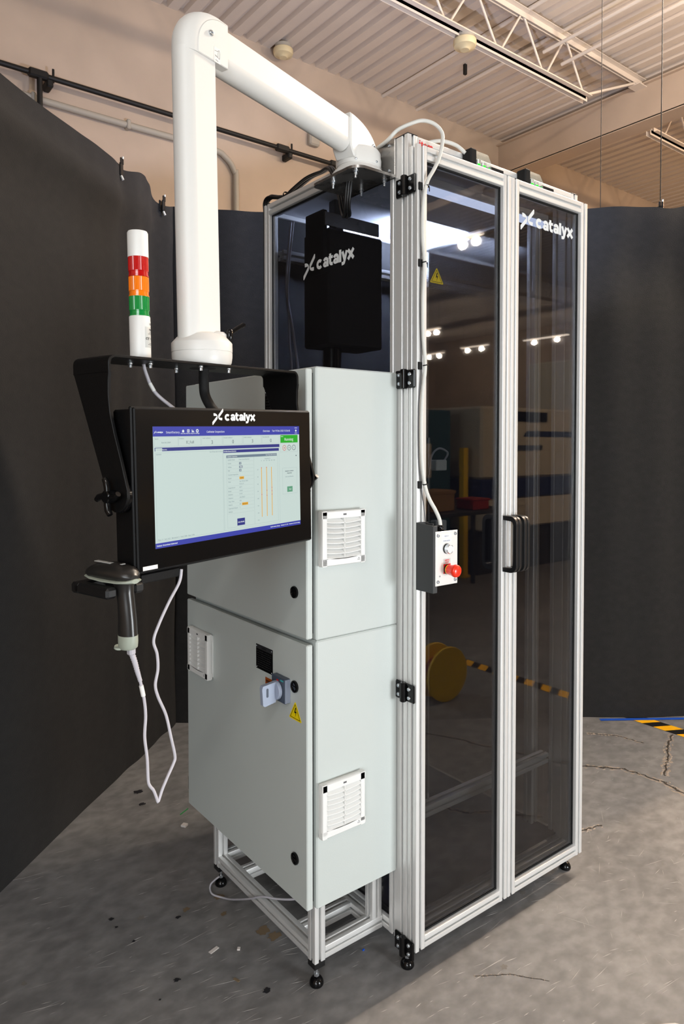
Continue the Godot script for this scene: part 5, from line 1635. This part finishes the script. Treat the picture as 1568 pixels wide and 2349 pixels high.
	for i in 4:
		T.call(b, ["Overview", "Batches", "Reports", "Settings"][i], [0.173, 0.204, 0.232, 0.259][i], 0.060, 0.0020)
		var c: Vector2 = U.call([0.173, 0.204, 0.232, 0.259][i], 0.038)
		var X := H * Transform3D(Basis(), Vector3(c.x, c.y, z + 0.00024))
		match i:
			0:
				b.prism(PackedVector2Array([Vector2(0, 0.0030), Vector2(-0.0034, 0), Vector2(-0.0025, 0), Vector2(-0.0025, -0.003), Vector2(0.0025, -0.003), Vector2(0.0025, 0), Vector2(0.0034, 0)]), 0, 0.0001, X)
			1:
				b.stroke(PackedVector2Array([Vector2(-0.0024, 0.0026), Vector2(0.0024, 0.0026), Vector2(0.0024, -0.0026), Vector2(-0.0024, -0.0026), Vector2(-0.0024, 0.0026)]), 0.0011, X, 0.0001, true)
				b.rect(-0.0006, -0.0015, 0.0006, 0.0015, 0, 0.0001, X)
			2:
				for k in 4:
					b.rect(-0.003 + 0.0016 * k, -0.0028, -0.0019 + 0.0016 * k, [0.003, 0.0006, 0.0014, -0.0006][k], 0, 0.0001, X)
				b.rect(-0.003, -0.0030, 0.0034, -0.0022, 0, 0.0001, X)
			3:
				var gp := PackedVector2Array()
				for k in 24:
					gp.append(Vector2.from_angle(TAU * k / 24) * (0.0031 if k % 4 < 2 else 0.0023))
				gp.append(gp[0])
				b.stroke(gp, 0.0016, X, 0.0001)
	var uc: Vector2 = U.call(0.972, 0.044)
	b.prism(disc2(uc, 0.0026, 16), z + 0.0002, z + 0.0003, H)
	R.call(b, 0.962, 0.014, 0.982, 0.019, 2)
	T.call(b, "admin", 0.972, 0.068, 0.0020)
	var small := logo(0.0024, H * Transform3D(Basis(), Vector3(U.call(0.020, 0.053).x, U.call(0.0, 0.053).y, z + 0.0002)), 0.0001)
	b.v.append_array(small.v)
	b.n.append_array(small.n)
	part("white_text", b, M.ink_white, sc)


func loft(b: MB, rings: Array, sides := 20) -> MB:
	# rings: [centre, half axis u, half axis v]
	var P: Array = []
	for r: Array in rings:
		var row := PackedVector3Array()
		for k in sides:
			var a := TAU * k / sides
			row.append(r[0] + (r[1] as Vector3) * cos(a) + (r[2] as Vector3) * sin(a))
		P.append(row)
	var N: Array = []
	for i in P.size():
		var row := PackedVector3Array()
		for k in sides:
			var dv: Vector3 = P[mini(i + 1, P.size() - 1)][k] - P[maxi(i - 1, 0)][k]
			var du: Vector3 = P[i][(k + 1) % sides] - P[i][(k + sides - 1) % sides]
			var m := du.cross(dv).normalized()
			row.append(m if m.dot(P[i][k] - rings[i][0]) >= 0.0 else -m)
		N.append(row)
	for i in P.size() - 1:
		for k in sides:
			var j := (k + 1) % sides
			b.quadn(P[i][k], P[i][j], P[i + 1][j], P[i + 1][k], N[i][k], N[i][j], N[i + 1][j], N[i + 1][k])
	for e: int in [0, P.size() - 1]:
		for k in sides:
			b.tri(rings[e][0], P[e][k], P[e][(k + 1) % sides], rings[e][0] - rings[1 if e == 0 else P.size() - 2][0])
	return b


func scanner() -> void:
	var H := head_frame()
	var X := H.basis.x
	var Y := H.basis.y
	var Z := H.basis.z
	var hl := thing("scanner_holder", "black forked holder under the lower left corner of the operator screen", "holder", H * Vector3(-0.28, -0.459, 0.05))
	for e: float in [-0.313, -0.252]:
		part("prong", MB.new().lohi(Vector3(e - 0.014, -0.459, -0.005), Vector3(e + 0.010, -0.4375, 0.105), 0.005, H), M.black_plastic, hl)
	part("yoke", MB.new().lohi(Vector3(-0.327, -0.459, -0.015), Vector3(-0.242, -0.4375, 0.012), 0.004, H), M.black_plastic, hl)
	part("mount_bar", MB.new().lohi(Vector3(-0.246, -0.4445, 0.070), Vector3(-0.150, -0.4255, 0.098), 0.002, H).lohi(Vector3(-0.19, -0.4265, 0.05), Vector3(-0.15, -0.418, 0.09), 0.0, H), M.black_powder, hl)
	var s := thing("barcode_scanner", "dark hand-held barcode scanner resting in the fork, grey cord hanging in a loop", "scanner", H * Vector3(-0.283, -0.55, 0.1))
	var hd: Array = []
	for q: Array in [[-0.004, 0.010, 0.006, -0.421], [0.002, 0.022, 0.012, -0.4205], [0.02, 0.030, 0.0165, -0.4185], [0.05, 0.0315, 0.0190, -0.4165], [0.085, 0.029, 0.0185, -0.4165], [0.108, 0.025, 0.0160, -0.4175], [0.122, 0.018, 0.0115, -0.4195], [0.129, 0.008, 0.005, -0.4215]]:
		hd.append([H * Vector3(-0.283, q[3], q[0]), X * (q[1] as float), Y * (q[2] as float)])
	part("head", loft(MB.new(), hd, 24), M.scanner_dark, s)
	var tr: Array = []
	for q: Array in [[-0.006, 0.014, -0.4265], [0.004, 0.026, -0.4265], [0.03, 0.0335, -0.4275], [0.07, 0.034, -0.429], [0.105, 0.028, -0.4295], [0.124, 0.019, -0.4285], [0.132, 0.008, -0.4275]]:
		tr.append([H * Vector3(-0.283, q[2], q[0]), X * (q[1] as float), Y * 0.0045])
	part("trim_band", loft(MB.new(), tr, 20), M.scanner_grey, s)
	part("top_window", MB.new().box(Vector3(-0.289, -0.3985, 0.042), Vector3(0.010, 0.0015, 0.052), 0.0006, H * Transform3D(Basis(), Vector3.ZERO)), M.label_silver, s)
	part("badge", MB.new().prism(rr(0.011, 0.007, 0.003), 0.0, 0.0012, H * Transform3D(Basis(Vector3(1, 0, 0), Vector3(0, 0, -1), Vector3(0, 1, 0)), Vector3(-0.281, -0.3998, 0.090))), M.label_silver, s)
	var hn: Array = []
	for q: Array in [[-0.430, 0.096, 0.020, 0.026], [-0.438, 0.097, 0.017, 0.022], [-0.452, 0.100, 0.0155, 0.018], [-0.475, 0.103, 0.0155, 0.018], [-0.505, 0.105, 0.016, 0.0195], [-0.535, 0.105, 0.0165, 0.021]]:
		hn.append([H * Vector3(-0.284, q[0], q[1]), X * (q[2] as float), Z * (q[3] as float)])
	part("handle", loft(MB.new(), hn, 24), M.scanner_dark, s)
	var cp: Array = []
	for q: Array in [[-0.533, 0.105, 0.0168, 0.0215], [-0.545, 0.105, 0.0170, 0.0215], [-0.556, 0.1045, 0.0165, 0.0205], [-0.560, 0.104, 0.013, 0.016]]:
		cp.append([H * Vector3(-0.284, q[0], q[1]), X * (q[2] as float), Z * (q[3] as float)])
	loft_part("end_cap", cp, M.scanner_grey, s)
	part("cap_hook", MB.new().lathe([Vector2(0, 0), Vector2(0.010, 0), Vector2(0.010, 0.004), Vector2(0, 0.004)], 16, H * Transform3D(Basis(Vector3(1, 0, 0), 0.35), Vector3(-0.288, -0.562, 0.081)), 0.0, TAU, 0.8), M.scanner_grey, s)
	part("plug", MB.new().box(Vector3(-0.276, -0.566, 0.103), Vector3(0.014, 0.018, 0.014), 0.003, H), M.cable_grey, s)
	var rl := curve([H * Vector3(-0.2745, -0.572, 0.102), H * Vector3(-0.2685, -0.59, 0.102), H * Vector3(-0.2625, -0.610, 0.101), H * Vector3(-0.2555, -0.632, 0.1)], 0.003)
	var rads: Array = []
	for i in rl.size():
		rads.append(lerpf(0.0062, 0.0042, float(i) / rl.size()) * (1.0 if i % 2 == 0 else 0.86))
	part("strain_relief", MB.new().tube(rl, rads, 12), M.cable_grey, s)
	var pts: Array = []
	for q: Array in [[-0.2555, -0.632], [-0.248, -0.668], [-0.245, -0.704], [-0.2485, -0.746], [-0.244, -0.792], [-0.243, -0.836], [-0.2385, -0.85], [-0.231, -0.861], [-0.224, -0.880], [-0.2212, -0.889], [-0.2175, -0.884], [-0.210, -0.869], [-0.196, -0.848], [-0.180, -0.826], [-0.176, -0.812], [-0.185, -0.769], [-0.196, -0.72], [-0.2145, -0.676], [-0.220, -0.65], [-0.213, -0.621], [-0.214, -0.59], [-0.2215, -0.561], [-0.207, -0.53], [-0.181, -0.491], [-0.154, -0.456], [-0.1475, -0.430]]:
		pts.append(H * Vector3(q[0], q[1], 0.1 if q[1] < -0.5 or q[0] < -0.2 else 0.1))
	part("cord", MB.new().tube(curve(pts, 0.005), 0.0031, 10), M.cable_grey, s)
	part("cord_label", MB.new().tube(curve([H * Vector3(-0.2535, -0.642, 0.1), H * Vector3(-0.2490, -0.664, 0.1)]), 0.0043, 12), M.plastic_white, s)


func loft_part(called: String, r: Array, m: Material, par: Node3D) -> void:
	part(called, loft(MB.new(), r, 24), m, par)


func control_box() -> void:
	var t := thing("emergency_stop_box", "small steel control box with red emergency stop button on the left door", "control box", Vector3(0.05, 1.172, 0.04))
	var sd := PackedVector2Array([Vector2(0.0002, 1.172), Vector2(0.0715, 1.172), Vector2(0.0715, 1.364), Vector2(0.066, 1.3665), Vector2(0.0002, 1.370)])
	var X := Transform3D(Basis(Vector3(0, 0, 1), Vector3(0, 1, 0), Vector3(-1, 0, 0)), Vector3(0, 0, 0))
	part("bracket", MB.new().prism(sd, -0.0005, 0.0035, X, 0.0008).lohi(Vector3(-0.0005, 1.172, 0.0002), Vector3(0.044, 1.370, 0.0035)).lohi(Vector3(-0.0005, 1.172, 0.0680), Vector3(0.014, 1.366, 0.0715), 0.0008).lohi(Vector3(0.036, 1.18, 0.0035), Vector3(0.040, 1.366, 0.03)), M.bracket_grey, t)
	part("enclosure", MB.new().lohi(Vector3(0.014, 1.200, 0.02), Vector3(0.094, 1.342, 0.0708), 0.003), M.black_plastic, t)
	part("face_plate", MB.new().lohi(Vector3(0.0055, 1.1915, 0.0706), Vector3(0.0955, 1.3485, 0.0724), 0.0006), M.stainless, t)
	var z := 0.0724
	for c: Array in [[0.0145, 1.337], [0.085, 1.3385], [0.0145, 1.2035], [0.085, 1.2035]]:
		part("screw", screw(Vector3(c[0], c[1], z), Vector3(0, 0, 1), 0.0052), M.zinc, t)
	part("pin", screw(Vector3(0.022, 1.219, z), Vector3(0, 0, 1), 0.0025), M.zinc, t)
	for k in 2:
		var l := part("tape_label", MB.new().rect(0.029, 1.328 - 0.0135 * k, 0.071, 1.339 - 0.0135 * k, z, 0.0003), M.plastic_white, t)
		part("print", MB.new().text(["RESET 1", "PUSH DOOR"][k], 0.0036, Transform3D(Basis(), Vector3(0.050, 1.3315 - 0.0135 * k, z + 0.0004)), 0, false), M.ink_like, l)
	var pb := node("push_button", t, Vector3(0.051, 1.2965, z))
	var PX := MB.along(Vector3(0.051, 1.2965, z), Vector3(0.051, 1.2965, 1.0))
	part("collar", MB.new().lathe([Vector2(0, 0), Vector2(0.0150, 0), Vector2(0.0150, 0.0025), Vector2(0.0145, 0.0042), Vector2(0, 0.0042)], 28, PX), M.black_gloss, pb)
	part("ring", MB.new().lathe([Vector2(0, 0.004), Vector2(0.0142, 0.004), Vector2(0.0140, 0.0135), Vector2(0.0128, 0.0148), Vector2(0.0115, 0.0145), Vector2(0.0115, 0.012), Vector2(0, 0.012)], 32, PX), M.zinc, pb)
	part("cap", MB.new().lathe([Vector2(0, 0.012), Vector2(0.0112, 0.012), Vector2(0.0112, 0.0142), Vector2(0.0100, 0.0150), Vector2(0, 0.0152)], 28, PX), M.plastic_white, pb)
	var es := node("emergency_stop", t, Vector3(0.0515, 1.236, z))
	var EX := MB.along(Vector3(0.0515, 1.2365, z), Vector3(0.0515, 1.2365, 1.0))
	part("legend_plate", MB.new().rect(0.037, 1.2245, 0.066, 1.2685, z, 0.0006), M.label_silver, es)
	part("legend_field", MB.new().rect(0.037, 1.2245, 0.066, 1.2525, z + 0.0005, 0.0004), M.red_label, es)
	part("print", MB.new().text("EMERG", 0.0042, Transform3D(Basis(), Vector3(0.0515, 1.2615, z + 0.0007)), 0, true).text("STOP", 0.0042, Transform3D(Basis(), Vector3(0.0515, 1.2555, z + 0.0007)), 0, true), M.red_print, es)
	part("collar", MB.new().lathe([Vector2(0, 0.0006), Vector2(0.0142, 0.0006), Vector2(0.0142, 0.0045), Vector2(0.0135, 0.006), Vector2(0, 0.006)], 28, EX), M.black_gloss, es)
	part("yellow_ring", MB.new().lathe([Vector2(0, 0.006), Vector2(0.0137, 0.006), Vector2(0.0137, 0.0092), Vector2(0, 0.0092)], 28, EX), M.yellow_ring, es)
	part("mushroom", MB.new().lathe([Vector2(0, 0.009), Vector2(0.0142, 0.009), Vector2(0.0148, 0.018), Vector2(0.0160, 0.026), Vector2(0.0178, 0.031), Vector2(0.0185, 0.0345), Vector2(0.0182, 0.0385), Vector2(0.0168, 0.0415), Vector2(0.0130, 0.0440), Vector2(0.0070, 0.0455), Vector2(0, 0.0460)], 36, EX), M.red_button, es)
	var g := Vector3(0.052, 1.342, 0.045)
	var gl := MB.new()
	gl.prism(disc2(Vector2.ZERO, 0.0108, 6), 0.0, 0.010, Transform3D(Basis(Vector3(1, 0, 0), Vector3(0, 0, -1), Vector3(0, 1, 0)), g), 0.001)
	gl.lathe([Vector2(0, 0.010), Vector2(0.0085, 0.010), Vector2(0.0090, 0.014), Vector2(0.0078, 0.019), Vector2(0.0060, 0.021), Vector2(0, 0.021)], 20, Transform3D(Basis(), g))
	part("cable_gland", gl, M.black_gloss, t)
	# the white cable that runs down the door stile to the box
	var c := thing("control_cable", "white cable tied down the left door stile from the machine top to the stop box", "cable", Vector3(0.01, 1.9, 0.012))
	var pth := curve([Vector3(0.10, 2.521, -0.55), Vector3(0.03, 2.522, -0.28), Vector3(-0.022, 2.505, -0.115), Vector3(-0.012, 2.528, -0.075), Vector3(0.018, 2.546, -0.045), Vector3(0.048, 2.556, -0.028), Vector3(0.079, 2.549, -0.012), Vector3(0.096, 2.524, 0.002), Vector3(0.092, 2.49, 0.008), Vector3(0.076, 2.44, 0.010), Vector3(0.052, 2.40, 0.012), Vector3(0.030, 2.368, 0.013), Vector3(0.0185, 2.335, 0.012), Vector3(0.013, 2.28, 0.009), Vector3(0.012, 2.20, 0.009), Vector3(0.0165, 2.128, 0.012), Vector3(0.014, 2.02, 0.009), Vector3(0.015, 1.92, 0.009), Vector3(0.0205, 1.83, 0.012), Vector3(0.013, 1.74, 0.009), Vector3(0.009, 1.64, 0.009), Vector3(0.012, 1.55, 0.009), Vector3(0.020, 1.482, 0.012), Vector3(0.031, 1.442, 0.018), Vector3(0.045, 1.405, 0.032), Vector3(0.0515, 1.378, 0.042), Vector3(0.052, 1.358, 0.045)], 0.008)
	part("sheath", MB.new().tube(pth, 0.0056, 12), M.cable_white, c)
	part("thin_wire", MB.new().tube(curve([Vector3(0.008, 2.34, 0.0025), Vector3(0.012, 2.2, 0.002), Vector3(0.009, 2.0, 0.002), Vector3(0.012, 1.83, 0.004), Vector3(0.004, 1.7, 0.0025), Vector3(0.005, 1.56, 0.0025), Vector3(0.014, 1.47, 0.004), Vector3(0.022, 1.42, 0.006), Vector3(0.028, 1.372, 0.006)]), 0.0018, 6), M.grey_print, c)
	for y: float in [2.349, 2.128, 1.83, 1.482]:
		var tx: float = 0.0165 if y < 2.3 else 0.023
		if y < 1.9:
			tx = 0.0205
		var m := node("tie_mount", c, Vector3(0.010, y, 0.002))
		part("pad", MB.new().box(Vector3(0.0085, y - 0.002, 0.003), Vector3(0.013, 0.022, 0.006), 0.001), M.black_matt, m)
		part("tie", MB.new().lathe([Vector2(0.0058, -0.0016), Vector2(0.0068, -0.0016), Vector2(0.0068, 0.0016), Vector2(0.0058, 0.0016)], 16, Transform3D(Basis(Vector3(0, 0, 1), 0.25), Vector3(tx, y, 0.012))).box(Vector3(tx + 0.009, y - 0.001, 0.012), Vector3(0.006, 0.005, 0.005), 0.001).box(Vector3(tx + 0.0115, y - 0.008, 0.013), Vector3(0.003, 0.013, 0.0012), 0.0), M.black_matt, m)
	solo("sensor_cable", MB.new().tube(curve([Vector3(0.06, 2.522, -0.30), Vector3(0.10, 2.526, -0.14), Vector3(0.135, 2.532, -0.070), Vector3(0.172, 2.537, -0.058), Vector3(0.208, 2.530, -0.045), Vector3(0.232, 2.508, -0.030)]), 0.0058, 10), M.cable_white, "white cable along the machine top to the left door sensor", "cable")


func loose_things() -> void:
	var k := 0
	for q: Array in [[Vector3(-0.416, 0.0008, -0.485), Vector3(0.034, 0.0016, 0.013), 0.25, M.paper, "white paper strip on the dark floor left of the cabinet stand"], [Vector3(-0.178, 0.004, -1.218), Vector3(0.022, 0.008, 0.022), 0.6, M.paper, "small white foam block on the floor behind the grey cabinets"], [Vector3(-0.13, 0.0015, -1.325), Vector3(0.055, 0.003, 0.004), 0.5, M.green_bit, "thin green plastic sliver on the floor behind the grey cabinets"], [Vector3(-0.045, 0.002, -0.192), Vector3(0.007, 0.004, 0.005), 0.2, M.tape_blue, "tiny blue chip on the floor under the machine edge"], [Vector3(-0.352, 0.002, -0.44), Vector3(0.012, 0.004, 0.009), 0.9, M.paper, "crumpled pale scrap on the floor nearest the cabinet stand"], [Vector3(-0.42, 0.001, -0.33), Vector3(0.008, 0.002, 0.022), 0.3, M.floor_tan, "small tan wood chip on the dark floor in front"]]:
		var at: Vector3 = q[0]
		solo(["paper_scrap", "foam_block", "plastic_sliver", "plastic_chip", "paper_scrap", "wood_chip"][k], MB.new().box(Vector3.ZERO, q[1], 0.0004, Transform3D(Basis(Vector3.UP, q[2]), at)), q[3], q[4], "scrap")
		k += 1
	solo("wood_sliver", MB.new().tube(PackedVector3Array([Vector3(0.345, 0.002, 0.52), Vector3(0.36, 0.0025, 0.50), Vector3(0.45, 0.003, 0.56), Vector3(0.515, 0.0025, 0.655), Vector3(0.53, 0.002, 0.69)]), [0.0006, 0.0012, 0.0014, 0.0014, 0.0008], 6), M.paper, "long pale wood sliver lying on the bright floor in front", "scrap")


func workshop() -> void:
	# what the glass doors mirror: machines beyond the right-hand side of the camera
	var t := thing("moulding_press", "large beige moulding press with blue bands mirrored in the right door", "machine", Vector3(7.4, 0, 4.9))
	part("base", MB.new().lohi(Vector3(5.0, 0.0, 4.2), Vector3(10.0, 0.55, 5.6), 0.02), M.dark_steel, t)
	part("lower_cover", MB.new().lohi(Vector3(4.95, 0.55, 4.1), Vector3(10.0, 0.93, 5.6), 0.02), M.press_beige, t)
	part("blue_band", MB.new().lohi(Vector3(4.93, 0.93, 4.08), Vector3(10.0, 1.17, 5.6), 0.015), M.press_blue, t)
	part("upper_cover", MB.new().lohi(Vector3(4.95, 1.17, 4.1), Vector3(10.0, 2.05, 5.6), 0.03), M.press_beige, t)
	part("stripe", MB.new().prism(PackedVector2Array([Vector2(5.72, 1.69), Vector2(10.0, 1.69), Vector2(10.0, 1.76), Vector2(5.80, 1.76)]), -4.1, -4.09, Transform3D(Basis(Vector3(1, 0, 0), Vector3(0, 1, 0), Vector3(0, 0, 1)), Vector3(0, 0, 8.19))), M.press_blue, t)
	part("badge", MB.new().lohi(Vector3(5.5, 1.52, 4.085), Vector3(6.1, 1.58, 4.1)), M.switch_dark, t)
	part("window", MB.new().lohi(Vector3(5.45, 1.88, 4.085), Vector3(6.2, 2.0, 4.1)), M.black_gloss, t)
	part("hopper", MB.new().lohi(Vector3(7.2, 2.05, 4.4), Vector3(8.0, 2.8, 5.2), 0.03), M.press_beige, t)
	var u := thing("teal_machine", "dark teal machine with red and yellow labels mirrored in the left door", "machine", Vector3(4.2, 0, 4.8))
	part("cabinet", MB.new().lohi(Vector3(3.5, 0.05, 4.4), Vector3(4.75, 2.0, 5.4), 0.02), M.press_teal, u)
	part("plinth", MB.new().lohi(Vector3(3.52, 0.0, 4.45), Vector3(4.72, 0.05, 5.35)), M.black_matt, u)
	part("red_label", MB.new().lohi(Vector3(4.0, 1.72, 4.385), Vector3(4.1, 1.84, 4.4)), M.red_label, u)
	part("yellow_label", MB.new().lohi(Vector3(4.1, 1.72, 4.385), Vector3(4.24, 1.84, 4.4)), M.safety_yellow, u)
	part("panel", MB.new().lohi(Vector3(4.15, 1.2, 4.38), Vector3(4.4, 1.6, 4.4), 0.004), M.press_beige, u)
	part("door", MB.new().lohi(Vector3(3.56, 0.2, 4.385), Vector3(3.95, 1.9, 4.4), 0.005), M.press_blue, u)
	var v := thing("guard_post", "tall yellow guard post mirrored beside the left door handle", "post", Vector3(4.86, 0, 4.3))
	part("post", MB.new().lohi(Vector3(4.81, 0, 4.25), Vector3(4.89, 1.55, 4.33), 0.006), M.safety_yellow, v)
	part("foot_plate", MB.new().lohi(Vector3(4.76, 0, 4.2), Vector3(4.94, 0.012, 4.38), 0.002), M.safety_yellow, v)
	var w := thing("work_bench", "cluttered work bench with boxes mirrored in both glass doors", "bench", Vector3(3.6, 0, 3.6))
	part("top", MB.new().lohi(Vector3(3.0, 0.86, 3.4), Vector3(4.7, 0.90, 4.0), 0.006), M.dark_steel, w)
	for x: float in [3.05, 4.62]:
		for z: float in [3.45, 3.93]:
			part("leg", MB.new().lohi(Vector3(x - 0.02, 0, z - 0.02), Vector3(x + 0.02, 0.86, z + 0.02)), M.dark_steel, w)
	for q: Array in [[Vector3(3.3, 0.90, 3.6), Vector3(0.3, 0.16, 0.25), M.safety_yellow, "yellow parts bin on the mirrored work bench", "parts_bin", "bin"], [Vector3(3.75, 0.90, 3.7), Vector3(0.35, 0.22, 0.3), M.cardboard, "brown carton on the mirrored work bench", "carton", "box"], [Vector3(4.25, 0.90, 3.6), Vector3(0.25, 0.12, 0.25), M.red_paint, "red tool case on the mirrored work bench", "tool_case", "case"]]:
		var at: Vector3 = q[0]
		var s: Vector3 = q[1]
		solo(q[4], MB.new().box(at + Vector3(0, s.y * 0.5, 0), s, 0.01).box(at + Vector3(0, s.y * 0.9, 0), Vector3(s.x + 0.015, s.y * 0.15, s.z + 0.015), 0.004), q[2], q[3], q[5])
	var yb := thing("yellow_drum", "round yellow cable drum on the floor mirrored low in the left door", "drum", Vector3(1.72, 0, 1.55))
	part("flange", MB.new().cyl(Vector3(1.72, 0.17, 1.5), Vector3(1.72, 0.17, 1.52), 0.17, 32, 0.004), M.safety_yellow, yb)
	part("flange", MB.new().cyl(Vector3(1.72, 0.17, 1.62), Vector3(1.72, 0.17, 1.64), 0.17, 32, 0.004), M.safety_yellow, yb)
	part("core", MB.new().cyl(Vector3(1.72, 0.17, 1.51), Vector3(1.72, 0.17, 1.63), 0.09, 24), M.red_paint, yb)
